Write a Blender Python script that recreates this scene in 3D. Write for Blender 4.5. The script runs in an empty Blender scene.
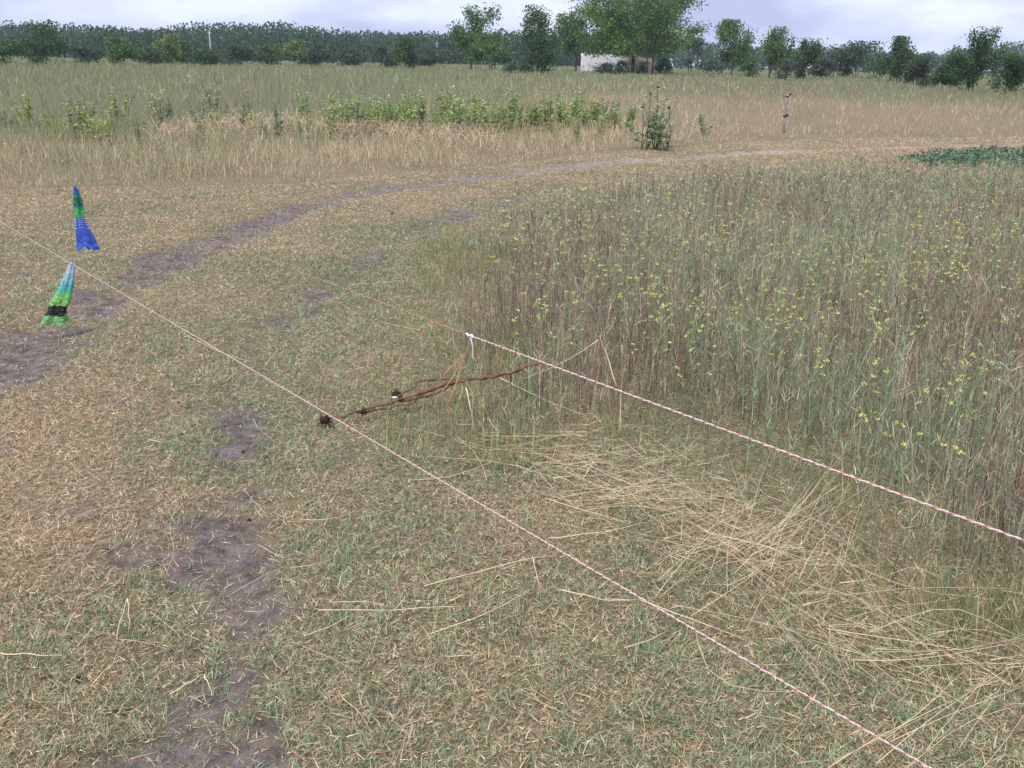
import bpy, math
import numpy as np
from mathutils import Matrix, Vector

rng = np.random.default_rng(11)
scene = bpy.context.scene

# ------------------------------------------------------------------ camera
FPX, CAMH = 1000.0, 1.6
PITCH, ROLL = math.atan((384 - 62) / FPX), math.radians(1.0)
fw = np.array([0, math.cos(PITCH), -math.sin(PITCH)])
rt0, up0 = np.array([1.0, 0, 0]), np.array([0, math.sin(PITCH), math.cos(PITCH)])
rt = rt0 * math.cos(ROLL) + up0 * math.sin(ROLL)
up = up0 * math.cos(ROLL) - rt0 * math.sin(ROLL)
cam = bpy.data.objects.new('camera', bpy.data.cameras.new('camera'))
scene.collection.objects.link(cam)
cam.matrix_world = Matrix(((rt[0], up[0], -fw[0], 0), (rt[1], up[1], -fw[1], 0), (rt[2], up[2], -fw[2], CAMH), (0, 0, 0, 1)))
cam.data.sensor_width = 36.0
cam.data.lens = 36.0 * FPX / 1024
cam.data.clip_start, cam.data.clip_end = 0.05, 8000
scene.camera = cam
scene.render.resolution_x, scene.render.resolution_y = 1024, 768

# ------------------------------------------------------------------ sky, sun, exposure
SUN_EL, SUN_AZ = math.radians(52), math.radians(205)
world = bpy.data.worlds.new('World')
scene.world = world
world.use_nodes = True
wn, wl = world.node_tree.nodes, world.node_tree.links
wn.clear()
wout = wn.new('ShaderNodeOutputWorld')
wbg = wn.new('ShaderNodeBackground'); wbg.inputs['Strength'].default_value = 0.1
sky = wn.new('ShaderNodeTexSky'); sky.sky_type = 'NISHITA'; sky.sun_disc = False
sky.sun_elevation, sky.sun_rotation = SUN_EL, SUN_AZ
sky.air_density, sky.dust_density = 1.0, 2.0
tc = wn.new('ShaderNodeTexCoord')
mp = wn.new('ShaderNodeMapping'); mp.inputs['Scale'].default_value = (1.0, 1.0, 3.2); mp.inputs['Location'].default_value = (0.35, 0.1, 0.3)
n1 = wn.new('ShaderNodeTexNoise'); n1.inputs['Scale'].default_value = 4.5; n1.inputs['Detail'].default_value = 6; n1.inputs['Roughness'].default_value = 0.55
n2 = wn.new('ShaderNodeTexNoise'); n2.inputs['Scale'].default_value = 1.6; n2.inputs['Detail'].default_value = 4
r1 = wn.new('ShaderNodeValToRGB')          # cloud body: darker bellies to bright tops
r1.color_ramp.elements[0].position = 0.38; r1.color_ramp.elements[0].color = (2.2, 2.45, 3.75, 1)
r1.color_ramp.elements[1].position = 0.62; r1.color_ramp.elements[1].color = (4.0, 4.3, 5.15, 1)
r2 = wn.new('ShaderNodeValToRGB')          # how much cloud covers the blue
r2.color_ramp.elements[0].position = 0.25; r2.color_ramp.elements[0].color = (0.8, 0.8, 0.8, 1)
r2.color_ramp.elements[1].position = 0.5; r2.color_ramp.elements[1].color = (0.96, 0.96, 0.96, 1)
mx = wn.new('ShaderNodeMix'); mx.data_type = 'RGBA'
wl.new(tc.outputs['Generated'], mp.inputs['Vector'])
wl.new(mp.outputs['Vector'], n1.inputs['Vector']); wl.new(mp.outputs['Vector'], n2.inputs['Vector'])
wl.new(n1.outputs['Fac'], r1.inputs['Fac']); wl.new(n2.outputs['Fac'], r2.inputs['Fac'])
wl.new(r2.outputs['Color'], mx.inputs['Factor'])
wl.new(sky.outputs['Color'], mx.inputs['A']); wl.new(r1.outputs['Color'], mx.inputs['B'])
wl.new(mx.outputs['Result'], wbg.inputs['Color']); wl.new(wbg.outputs['Background'], wout.inputs['Surface'])

sun = bpy.data.objects.new('sun', bpy.data.lights.new('sun', 'SUN'))
scene.collection.objects.link(sun)
sun.data.energy, sun.data.angle, sun.data.color = 1.5, math.radians(20), (1.0, 0.96, 0.9)
sdir = Vector((math.sin(SUN_AZ) * math.cos(SUN_EL), math.cos(SUN_AZ) * math.cos(SUN_EL), math.sin(SUN_EL)))
sun.rotation_euler = sdir.to_track_quat('Z', 'Y').to_euler()
vs = scene.view_settings
vs.view_transform, vs.look, vs.gamma, vs.use_curve_mapping = 'Standard', 'None', 1.0, False
vs.exposure = 1.3

# ------------------------------------------------------------------ helpers
def ray(x, y):
    x, y = np.asarray(x, float), np.asarray(y, float)
    return fw + rt * ((x - 512) / FPX)[..., None] - up * ((y - 384) / FPX)[..., None]
def at(x, y, z=0.0):                     # photograph point -> place on the level z
    d = ray(x, y); t = (z - CAMH) / d[..., 2]
    return np.array([0, 0, CAMH]) + d * t[..., None]
def at_dist(x, d):                       # photograph column -> ground point at that distance
    v = ray(x, 62 + (np.asarray(x, float) - 512) * math.tan(ROLL)); v = v[:2] / v[1]
    return v * d
def to_px(P):
    v = np.asarray(P, float) - np.array([0, 0, CAMH]); w = np.maximum(v @ fw, 1e-3)
    return 512 + FPX * (v @ rt) / w, 384 - FPX * (v @ up) / w

def _h(i, j, s):
    n = (i * 374761393 + j * 668265263 + s * 974711) & 0x7fffffff
    n = ((n ^ (n >> 13)) * 1274126177) & 0x7fffffff
    return ((n ^ (n >> 16)) & 0xffff) / 65535.0
def vnoise(x, y, s=0):
    x, y = np.asarray(x, float), np.asarray(y, float)
    i, j = np.floor(x).astype(np.int64), np.floor(y).astype(np.int64)
    u, v = x - i, y - j; u, v = u * u * (3 - 2 * u), v * v * (3 - 2 * v)
    return (_h(i, j, s) * (1 - u) + _h(i + 1, j, s) * u) * (1 - v) + (_h(i, j + 1, s) * (1 - u) + _h(i + 1, j + 1, s) * u) * v
def fbm(x, y, f, o=4, s=0):
    a, t, r = 0.5, 0.0, 0.0
    for k in range(o):
        r = r + a * vnoise(x * f, y * f, s + k * 17); t += a; a *= 0.55; f *= 2.03
    return r / t
def sstep(a, b, x): t = np.clip((x - a) / (b - a), 0, 1); return t * t * (3 - 2 * t)
def poly_dist(x, y, P, vals=None):       # distance to a polyline, with a value carried along it
    best = np.full(np.shape(x), 1e9); val = np.zeros(np.shape(x))
    for k in range(len(P) - 1):
        a, b = P[k][:2], P[k + 1][:2]; d = b - a; L = d @ d
        t = np.clip(((x - a[0]) * d[0] + (y - a[1]) * d[1]) / L, 0, 1)
        q = np.hypot(x - a[0] - d[0] * t, y - a[1] - d[1] * t)
        m = q < best; best = np.where(m, q, best)
        if vals is not None: val = np.where(m, vals[k] * (1 - t) + vals[k + 1] * t, val)
    return best, val
def inside(x, y, P):
    r = np.zeros(np.shape(x), bool); n = len(P)
    for k in range(n):
        a, b = P[k], P[(k + 1) % n]
        c = ((a[1] > y) != (b[1] > y))
        with np.errstate(divide='ignore', invalid='ignore'):
            xi = (b[0] - a[0]) * (y - a[1]) / (b[1] - a[1]) + a[0]
        r ^= c & (x < xi)
    return r
def srgb(r, g, b):
    c = np.array([r, g, b]) / 255.0
    return np.where(c <= 0.04045, c / 12.92, ((c + 0.055) / 1.055) ** 2.4)

def link(name, data, parent=None, **props):
    o = bpy.data.objects.new(name, data); scene.collection.objects.link(o)
    if parent is not None: o.parent = parent
    for k, v in props.items(): o[k] = v
    return o
def np_mesh(name, V, T, mat, col=None, smooth=False, extra=None):
    V, T = np.asarray(V, np.float32).reshape(-1, 3), np.asarray(T, np.int32)
    k = T.shape[1]
    m = bpy.data.meshes.new(name)
    m.vertices.add(len(V)); m.vertices.foreach_set('co', V.ravel())
    m.loops.add(T.size); m.loops.foreach_set('vertex_index', T.ravel())
    m.polygons.add(len(T))
    m.polygons.foreach_set('loop_start', np.arange(0, T.size, k, dtype=np.int32))
    m.polygons.foreach_set('loop_total', np.full(len(T), k, np.int32))
    m.polygons.foreach_set('use_smooth', np.full(len(T), smooth, bool))
    m.update(calc_edges=True)
    if col is not None:
        a = m.attributes.new('tint', 'FLOAT_COLOR', 'POINT')
        a.data.foreach_set('color', np.c_[np.asarray(col, np.float32), np.ones(len(V), np.float32)].ravel())
    for n_, v_ in (extra or {}).items():
        a = m.attributes.new(n_, 'FLOAT', 'POINT'); a.data.foreach_set('value', np.asarray(v_, np.float32))
    if mat: m.materials.append(mat)
    return m
class Soup:                              # collects triangles with a colour per vertex
    def __init__(s): s.V, s.T, s.C, s.n = [], [], [], 0
    def add(s, V, T, C):
        V = np.asarray(V).reshape(-1, 3); s.V.append(V); s.T.append(np.asarray(T) + s.n); s.C.append(np.broadcast_to(C, V.shape)); s.n += len(V)
    def mesh(s, name, mat, smooth=False): return np_mesh(name, np.concatenate(s.V), np.concatenate(s.T), mat, np.concatenate(s.C), smooth)

def ribbons(P0, P1, P2, w, side, col, taper=0.8):
    """one blade or stem each: pair, pair, tip"""
    n = len(P0); w = np.broadcast_to(w, (n,))[:, None]
    V = np.stack([P0 - side * w / 2, P0 + side * w / 2, P1 - side * w * taper / 2, P1 + side * w * taper / 2, P2], 1)
    T = (np.array([[0, 1, 3], [0, 3, 2], [2, 3, 4]])[None] + (np.arange(n) * 5)[:, None, None]).reshape(-1, 3)
    return V.reshape(-1, 3), T, np.repeat(col, 5, 0)
def quads(Pc, A, B, col):
    n = len(Pc)
    V = np.stack([Pc - A, Pc - B * 0.55, Pc + A, Pc + B * 0.55], 1)
    T = (np.array([[0, 1, 2], [0, 2, 3]])[None] + (np.arange(n) * 4)[:, None, None]).reshape(-1, 3)
    return V.reshape(-1, 3), T, np.repeat(col, 4, 0)
def unit(v): return v / np.maximum(np.linalg.norm(v, axis=-1, keepdims=True), 1e-9)
def rand_dir(n, g=rng): return unit(g.normal(size=(n, 3)))
def blades(px, py, pz, L, lean, w, col, g=rng, curl=0.35):
    """upright or leaning blades: lean is the tilt from the vertical"""
    n = len(px); a = g.uniform(0, 2 * np.pi, n)
    hd = np.stack([np.cos(a), np.sin(a), np.zeros(n)], 1)
    sd = np.stack([-np.sin(a), np.cos(a), np.zeros(n)], 1)
    P0 = np.stack([px, py, pz], 1)
    l1 = np.clip(lean * (1 - curl), 0, 1.5)[:, None]; l2 = np.clip(lean * (1 + curl), 0, 1.62)[:, None]
    Z = np.array([0, 0, 1.0])
    P1 = P0 + (hd * np.sin(l1) + Z * np.cos(l1)) * L[:, None] * 0.55
    P2 = P1 + (hd * np.sin(l2) + Z * np.cos(l2)) * L[:, None] * 0.45
    tw = g.uniform(-0.9, 0.9, n)[:, None]
    side = unit(sd * np.cos(tw) + np.cross(hd, sd) * np.sin(tw) * 0.6)
    return ribbons(P0, P1, P2, w, side, col)
def slivers(px, py, pz, L, lean, w, col, g=rng):
    """one-triangle blades and bits of straw"""
    n = len(px); a = g.uniform(0, 2 * np.pi, n); hd = np.stack([np.cos(a), np.sin(a), 0 * a], 1); Z = np.array([0, 0, 1.0])
    dv = hd * np.sin(lean)[:, None] + Z * np.cos(lean)[:, None]
    side = unit(np.cross(dv, Z * g.uniform(.2, 1, (n, 1)) + rand_dir(n, g) * .7))
    P = np.stack([px, py, pz], 1); q = side * (w / 2)[:, None]
    V = np.stack([P - q, P + q, P + dv * L[:, None]], 1)
    return V.reshape(-1, 3), np.arange(3 * n).reshape(-1, 3), np.repeat(col, 3, 0)
def pick(pal, probs, n, g=rng, var=0.14):
    """colours drawn from a palette of sRGB values"""
    pal = np.array([srgb(*c) for c in pal]); pr = np.asarray(probs, float)
    if pr.ndim == 1: k = g.choice(len(pal), n, p=pr / pr.sum())
    else:
        cs = np.cumsum(pr / pr.sum(1, keepdims=True), 1); k = (g.random(n)[:, None] > cs).sum(1).clip(0, len(pal) - 1)
    return np.clip(pal[k] * (1 + g.normal(0, var, (n, 1))) * (1 + g.normal(0, 0.04, (n, 3))), 0.004, 0.9)

def tube(path, rad, sides=6, cap=True):
    path = np.asarray(path, float); n = len(path); rad = np.broadcast_to(rad, (n,))
    tan = unit(np.gradient(path, axis=0)); ref = np.array([0, 0, 1.0])
    if abs(tan[0] @ ref) > 0.9: ref = np.array([1.0, 0, 0])
    V = []; e1 = unit(np.cross(tan[0], ref))
    for i in range(n):
        e1 = unit(e1 - tan[i] * (e1 @ tan[i])); e2 = np.cross(tan[i], e1)
        a = np.arange(sides) * 2 * np.pi / sides
        V.append(path[i] + rad[i] * (np.cos(a)[:, None] * e1 + np.sin(a)[:, None] * e2))
    V = np.concatenate(V); T = []
    for i in range(n - 1):
        for k in range(sides):
            a, b = i * sides + k, i * sides + (k + 1) % sides
            T += [[a, b, b + sides], [a, b + sides, a + sides]]
    if cap:
        V = np.vstack([V, path[0], path[-1]]); m = n * sides
        for k in range(sides):
            T += [[m, (k + 1) % sides, k], [m + 1, (n - 1) * sides + k, (n - 1) * sides + (k + 1) % sides]]
    return V, np.array(T)
def box_vt(x0, x1, y0, y1, z0, z1):
    V = np.array([[x, y, z] for z in (z0, z1) for y in (y0, y1) for x in (x0, x1)], float)
    T = [[0, 2, 3], [0, 3, 1], [4, 5, 7], [4, 7, 6], [0, 1, 5], [0, 5, 4], [2, 6, 7], [2, 7, 3], [0, 4, 6], [0, 6, 2], [1, 3, 7], [1, 7, 5]]
    return V, np.array(T)

# ------------------------------------------------------------------ materials
def mat_new(name):
    m = bpy.data.materials.new(name); m.use_nodes = True
    nt = m.node_tree; nt.nodes.clear(); return m, nt.nodes, nt.links
def leafy(name, transl=0.3, rough=0.6, nscale=40.0, namp=0.25, spec=0.3):
    """tinted by the mesh's own colours, with fine mottling and some light through the leaf"""
    m, N, L = mat_new(name)
    out = N.new('ShaderNodeOutputMaterial'); at_ = N.new('ShaderNodeAttribute'); at_.attribute_name = 'tint'
    no = N.new('ShaderNodeTexNoise'); no.inputs['Scale'].default_value = nscale; no.inputs['Detail'].default_value = 2
    tcn = N.new('ShaderNodeTexCoord'); L.new(tcn.outputs['Object'], no.inputs['Vector'])
    mr = N.new('ShaderNodeMapRange'); mr.inputs['To Min'].default_value = 1 - namp; mr.inputs['To Max'].default_value = 1 + namp
    mr.inputs['From Min'].default_value = 0.3; mr.inputs['From Max'].default_value = 0.7
    L.new(no.outputs['Fac'], mr.inputs['Value'])
    mul = N.new('ShaderNodeVectorMath'); mul.operation = 'SCALE'
    L.new(at_.outputs['Color'], mul.inputs[0]); L.new(mr.outputs['Result'], mul.inputs['Scale'])
    pb = N.new('ShaderNodeBsdfPrincipled'); pb.inputs['Roughness'].default_value = rough
    pb.inputs['Specular IOR Level'].default_value = spec
    L.new(mul.outputs[0], pb.inputs['Base Color'])
    if transl > 0:
        tr = N.new('ShaderNodeBsdfTranslucent'); L.new(mul.outputs[0], tr.inputs['Color'])
        ms = N.new('ShaderNodeMixShader'); ms.inputs[0].default_value = transl
        L.new(pb.outputs[0], ms.inputs[1]); L.new(tr.outputs[0], ms.inputs[2]); L.new(ms.outputs[0], out.inputs['Surface'])
    else: L.new(pb.outputs[0], out.inputs['Surface'])
    return m
def noisy(name, c0, c1, scale=8.0, rough=0.8, bump=0.3, lo=0.35, hi=0.65, spec=0.3, transl=0.0, coords='Object'):
    m, N, L = mat_new(name)
    out = N.new('ShaderNodeOutputMaterial'); pb = N.new('ShaderNodeBsdfPrincipled'); tcn = N.new('ShaderNodeTexCoord')
    no = N.new('ShaderNodeTexNoise'); no.inputs['Scale'].default_value = scale; no.inputs['Detail'].default_value = 6; no.inputs['Roughness'].default_value = 0.65
    L.new(tcn.outputs[coords], no.inputs['Vector'])
    rp = N.new('ShaderNodeValToRGB'); rp.color_ramp.elements[0].position = lo; rp.color_ramp.elements[1].position = hi
    rp.color_ramp.elements[0].color = (*srgb(*c0), 1); rp.color_ramp.elements[1].color = (*srgb(*c1), 1)
    L.new(no.outputs['Fac'], rp.inputs['Fac']); L.new(rp.outputs['Color'], pb.inputs['Base Color'])
    pb.inputs['Roughness'].default_value = rough; pb.inputs['Specular IOR Level'].default_value = spec
    if bump:
        bp = N.new('ShaderNodeBump'); bp.inputs['Strength'].default_value = bump; bp.inputs['Distance'].default_value = 0.02
        L.new(no.outputs['Fac'], bp.inputs['Height']); L.new(bp.outputs['Normal'], pb.inputs['Normal'])
    if transl:
        tr = N.new('ShaderNodeBsdfTranslucent'); L.new(rp.outputs['Color'], tr.inputs['Color'])
        ms = N.new('ShaderNodeMixShader'); ms.inputs[0].default_value = transl
        L.new(pb.outputs[0], ms.inputs[1]); L.new(tr.outputs[0], ms.inputs[2]); L.new(ms.outputs[0], out.inputs['Surface'])
    else: L.new(pb.outputs[0], out.inputs['Surface'])
    return m

M_GRASS = leafy('grass_blades', 0.25, 0.65)
M_WEED = leafy('weed_stems', 0.2, 0.7)
M_LEAF = leafy('tree_leaves', 0.4, 0.6, nscale=0.8, namp=0.3)
M_WOODS = leafy('far_leaves', 0.4, 0.7, nscale=0.15, namp=0.25)
M_STRAW = noisy('dry_straw', (202, 178, 140), (234, 215, 178), 30, 0.55, 0.15)
M_STRAW2 = noisy('weathered_straw', (172, 146, 114), (212, 188, 150), 30, 0.65, 0.15)
M_BARK = noisy('bark', (52, 46, 42), (86, 78, 70), 12, 0.9, 0.8)
M_BROWN = noisy('dead_branch_bark', (84, 60, 48), (140, 108, 86), 26, 0.85, 0.8)
M_CLOD = noisy('root_clod', (42, 28, 24), (84, 56, 44), 60, 0.95, 0.9)

# ------------------------------------------------------------------ lie of the land (ground places read off the photograph once)
def gpts(L): return [at(x, y)[:2] for x, y in L]
RUT_FAR = gpts([(-260, 470), (-60, 385), (20, 340), (75, 312), (140, 275), (205, 242), (255, 222), (305, 206), (370, 191), (470, 177), (560, 167), (640, 160), (740, 153), (880, 147), (1060, 143)])
RUT_FAR_W = [0.42, 0.42, 0.42, 0.38, 0.34, 0.34, 0.32, 0.32, 0.36, 0.40, 0.42, 0.42, 0.4, 0.4, 0.4]
RUT_FAR_S = [1, 1, 1, .95, .84, .84, .88, .9, .9, .9, .9, .88, .85, .8, .7]
RUT_NEAR = gpts([(190, 900), (192, 768), (200, 680), (222, 570), (236, 480), (238, 410), (262, 350), (318, 292), (400, 240), (480, 208), (560, 186)])
RUT_NEAR_W = [0.22, 0.22, 0.21, 0.20, 0.18, 0.17, 0.2, 0.24, 0.3, 0.3, 0.3]
RUT_NEAR_S = [1, 1, .95, .88, .68, .6, .5, .52, .55, .65, .5]
WEED_POLY = gpts([(432, 452), (432, 400), (434, 360), (436, 310), (446, 272), (466, 240), (508, 214), (575, 196), (660, 185), (760, 179), (880, 178), (1130, 184), (1400, 210), (1700, 420), (1250, 800), (1110, 740), (1024, 668), (940, 628), (862, 585), (800, 530), (712, 478), (615, 448), (540, 456)])
FIELD_EDGE = gpts([(-600, 222), (-100, 196), (0, 191), (100, 188), (200, 187), (300, 184), (400, 173), (500, 165), (600, 154), (660, 148), (730, 143), (820, 139), (1024, 137), (1300, 140)])
FIELD_POLY = FIELD_EDGE + [at_dist(1300, 340.0), at_dist(-500, 340.0)]
PATCH_POLY = gpts([(880, 166), (900, 157), (960, 153), (1024, 151), (1150, 151), (1150, 174), (1024, 174), (960, 173), (920, 171)])
def soil_at(x, y):
    da, wa = poly_dist(x, y, RUT_FAR, RUT_FAR_W); _, sa = poly_dist(x, y, RUT_FAR, RUT_FAR_S)
    db, wb = poly_dist(x, y, RUT_NEAR, RUT_NEAR_W); _, sb = poly_dist(x, y, RUT_NEAR, RUT_NEAR_S)
    n = fbm(x, y, 1.6, 4, 3); n2 = fbm(x, y, 7.0, 3, 9)
    s = np.maximum(sa * (1 - sstep(0.3, 1.35, da / wa)), sb * (1 - sstep(0.3, 1.5, db / wb)))
    s = np.maximum(s, .30 * np.exp(-(db / .75) ** 2) * (np.hypot(x, y) < 4.2)); s = s + .16 * sstep(.55, .7, fbm(x, y, 2.6, 3, 19)) * (np.minimum(da, db) < 1.3)
    return sstep(.01, .12, s) * np.clip(sstep(0.32, 0.74, s * 0.78 + (n - 0.5) * 1.25 + (n2 - 0.5) * 0.9), 0, 1)
def ground_z(x, y):
    da, wa = poly_dist(x, y, RUT_FAR, RUT_FAR_W); db, wb = poly_dist(x, y, RUT_NEAR, RUT_NEAR_W)
    rut = np.maximum(1 - sstep(0.2, 1.4, da / wa), 0.7 * (1 - sstep(0.2, 1.6, db / wb)))
    near = 1 - sstep(25, 60, np.hypot(x, y))
    return near * (-0.03 * rut + 0.03 * (fbm(x, y, 1.3, 3, 40) - 0.5) + 0.015 * (fbm(x, y, 6, 2, 41) - 0.5))
def green_at(x, y):                       # how green the mown grass is (0 dry, 1 fresh)
    X, Y = to_px(np.stack([x, y, np.zeros_like(x)], -1))
    db, _ = poly_dist(x, y, RUT_NEAR, RUT_NEAR_W)
    g = 0.34 + 1.05 * (fbm(x, y, 0.9, 4, 21) - 0.5) + 0.5 * (fbm(x, y, 4.5, 3, 22) - 0.5)
    g += 0.22 * np.exp(-(db / 0.55) ** 2)
    g += 0.15 * sstep(280, 520, X) * sstep(380, 460, Y)
    g -= 0.25 * np.exp(-((X - 60) / 140) ** 2 - ((Y - 470) / 110) ** 2)
    g -= 0.25 * (1 - sstep(170, 260, Y))
    d = np.hypot(x, y); g = g + (.85 - g) * sstep(18, 34, d) * (1 - sstep(430, 640, X) * (1 - sstep(48, 72, d)))
    return np.clip(g, 0, 1)

# ---- ground: one sheet, fine near the camera and coarse to the horizon; the wheel tracks are cut out of it
def axis(a, b, step, lim0, lim1):
    c = list(np.arange(a, b + 1e-6, step)); s = step
    while c[-1] < lim1: s *= 1.35; c.append(c[-1] + s)
    s = step; h = []
    x = a
    while x > lim0: s *= 1.35; x -= s; h.append(x)
    return np.array(h[::-1] + c)
gx, gy = axis(-9, 11, 0.09, -1200, 1200), axis(0.8, 22, 0.09, -200, 1500)
GX, GY = np.meshgrid(gx, gy); fx, fy = GX.ravel(), GY.ravel()
GV = np.stack([fx, fy, ground_z(fx, fy)], 1)
nx = len(gx); ii = (np.arange(len(gy) - 1)[:, None] * nx + np.arange(nx - 1)).ravel()
GQ = np.stack([ii, ii + 1, ii + nx + 1, ii + nx], 1)
g_soil, g_green = soil_at(fx, fy), green_at(fx, fy)
_da, _wa = poly_dist(fx, fy, RUT_FAR, RUT_FAR_W); _db, _wb = poly_dist(fx, fy, RUT_NEAR, RUT_NEAR_W)
g_trk = (_da < _wa * 1.05) | (_db < _wb * 1.15)
m, N, L = mat_new('earth_and_thatch')
out = N.new('ShaderNodeOutputMaterial'); pb = N.new('ShaderNodeBsdfPrincipled'); pb.inputs['Roughness'].default_value = 0.95; pb.inputs['Specular IOR Level'].default_value = 0.15
geo = N.new('ShaderNodeNewGeometry')
def gnoise(sc, det=5, ro=0.6):
    q = N.new('ShaderNodeTexNoise'); q.inputs['Scale'].default_value = sc; q.inputs['Detail'].default_value = det; q.inputs['Roughness'].default_value = ro
    L.new(geo.outputs['Position'], q.inputs['Vector']); return q.outputs['Fac']
def gramp(fac, c0, c1, p0=0.35, p1=0.65):
    r = N.new('ShaderNodeValToRGB'); e = r.color_ramp.elements
    e[0].position, e[1].position = p0, p1; e[0].color, e[1].color = (*srgb(*c0), 1), (*srgb(*c1), 1)
    L.new(fac, r.inputs['Fac']); return r.outputs['Color']
def gmix(f, a, b):
    x = N.new('ShaderNodeMix'); x.data_type = 'RGBA'; L.new(f, x.inputs['Factor']); L.new(a, x.inputs['A']); L.new(b, x.inputs['B']); return x.outputs['Result']
a_s = N.new('ShaderNodeAttribute'); a_s.attribute_name = 'soil'; a_g = N.new('ShaderNodeAttribute'); a_g.attribute_name = 'green'
dryc = gramp(gnoise(38), (88, 76, 60), (160, 142, 111)); grnc = gramp(gnoise(45), (66, 67, 49), (116, 117, 84))
soilc = gramp(gnoise(14, 8, 0.7), (72, 64, 64), (132, 120, 116), 0.36, 0.66)
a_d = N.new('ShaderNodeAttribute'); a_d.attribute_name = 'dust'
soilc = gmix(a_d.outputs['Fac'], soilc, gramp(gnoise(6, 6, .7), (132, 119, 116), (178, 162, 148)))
thatch = gmix(a_g.outputs['Fac'], dryc, grnc)
mth = N.new('ShaderNodeMath'); mth.operation = 'MULTIPLY_ADD'; L.new(gnoise(22, 6), mth.inputs[0]); mth.inputs[1].default_value = 1.2; mth.inputs[2].default_value = -0.6
ad = N.new('ShaderNodeMath'); ad.operation = 'ADD'; ad.use_clamp = True; L.new(a_s.outputs['Fac'], ad.inputs[0]); L.new(mth.outputs[0], ad.inputs[1])
L.new(gmix(ad.outputs[0], thatch, soilc), pb.inputs['Base Color'])
bp = N.new('ShaderNodeBump'); bp.inputs['Strength'].default_value = 0.7; bp.inputs['Distance'].default_value = 0.02
L.new(gnoise(30, 8, 0.7), bp.inputs['Height']); L.new(bp.outputs['Normal'], pb.inputs['Normal']); L.new(pb.outputs[0], out.inputs['Surface'])
M_GROUND = m
qt = g_trk[GQ].sum(1) >= 3
for nm, sel in (('ground', ~qt), ('dirt_track', qt)):
    Q = GQ[sel]; u, inv = np.unique(Q.ravel(), return_inverse=True)
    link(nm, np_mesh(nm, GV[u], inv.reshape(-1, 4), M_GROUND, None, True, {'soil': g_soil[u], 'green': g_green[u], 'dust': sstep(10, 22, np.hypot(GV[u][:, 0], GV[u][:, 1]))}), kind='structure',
         label='mown dry grass ground running out to the fields' if nm == 'ground' else 'bare dark soil wheel tracks curving across the mown grass', category='ground' if nm == 'ground' else 'track')

# ------------------------------------------------------------------ short mown grass
def sector(n, d0, d1, ax0, ax1, g=rng, power=1.0):
    """points spread so that near ground is denser than far ground (power 2 = even per area)"""
    u = g.random(n); k = 2 - power
    d = (d0 ** (k) + u * (d1 ** k - d0 ** k)) ** (1 / k) if abs(k) > 1e-3 else d0 * (d1 / d0) ** u
    t = g.uniform(ax0, ax1, n); return d * t, d
PAL_G = [(136, 154, 114), (154, 168, 131), (112, 134, 98), (173, 180, 148), (136, 158, 130)]
PAL_D = [(213, 190, 154), (194, 169, 136), (234, 217, 185), (154, 131, 106), (202, 175, 145), (116, 97, 82)]
sp = Soup()
def mown_ok(x, y, soilk):
    ok = ~inside(x, y, FIELD_POLY) & (~inside(x, y, WEED_POLY) | (rng.random(len(x)) < 0.3)); sl = soil_at(x, y)
    return ok & (rng.random(len(x)) > sl * soilk), sl
x, y = sector(1220000, 1.35, 30, -0.70, 0.74, power=1.65)
ok, sl = mown_ok(x, y, .80); ok &= rng.random(len(x)) < 0.5 + 1.0 * fbm(x, y, 6.0, 3, 77); x, y, sl = x[ok], y[ok], sl[ok]; n = len(x); d = np.hypot(x, y)
gr = green_at(x, y); isg = rng.random(n) < gr * .68
L_ = (rng.gamma(2.2, .0072, n) * (.75 + .5 * fbm(x, y, 2.4, 3, 88)) + .006) * (1 + d / 90)
col = np.where(isg[:, None], pick(PAL_G, [3, 3, 2, 2, 2], n), pick(PAL_D, [3, 3, 2, 2, 2, 1.4], n, var=.18))
cm_ = col.mean(0); col = cm_ + (col - cm_) * (1 - .22 * sstep(5, 14, d))[:, None]
sp.add(*slivers(x, y, ground_z(x, y) + rng.uniform(-.002, .014, n) * (1 - .8 * sl), L_, rng.uniform(.75, 1.6, n), np.maximum(rng.uniform(.0012, .0032, n), d * .00050), col))
# tufts of living blades
x, y = sector(42000, 1.35, 20, -0.70, 0.74, power=1.35); ok, sl = mown_ok(x, y, .9)
gr = green_at(x, y); ok &= rng.random(len(x)) < gr * 1.2; x, y, gr = x[ok], y[ok], gr[ok]; nb = 9
sz = rng.uniform(.55, 1.25, len(x)); x, y, sz = np.repeat(x, nb), np.repeat(y, nb), np.repeat(sz, nb); n = len(x); d = np.hypot(x, y)
tc_ = np.repeat(pick(PAL_G, [3, 3, 2, 2, 2], n // nb, var=.1), nb, 0) * rng.uniform(.8, 1.2, (n, 1))
x = x + rng.normal(0, .011, n) * sz; y = y + rng.normal(0, .011, n) * sz
sp.add(*blades(x, y, ground_z(x, y) - .003, rng.uniform(.022, .062, n) * sz, rng.uniform(.35, 1.3, n), np.maximum(rng.uniform(.0016, .0036, n), d * .00045), tc_, curl=.25))
link('mown_grass', sp.mesh('mown_grass', M_GRASS), kind='stuff', label='short patchy mown grass, part dry and part green', category='grass')

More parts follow.
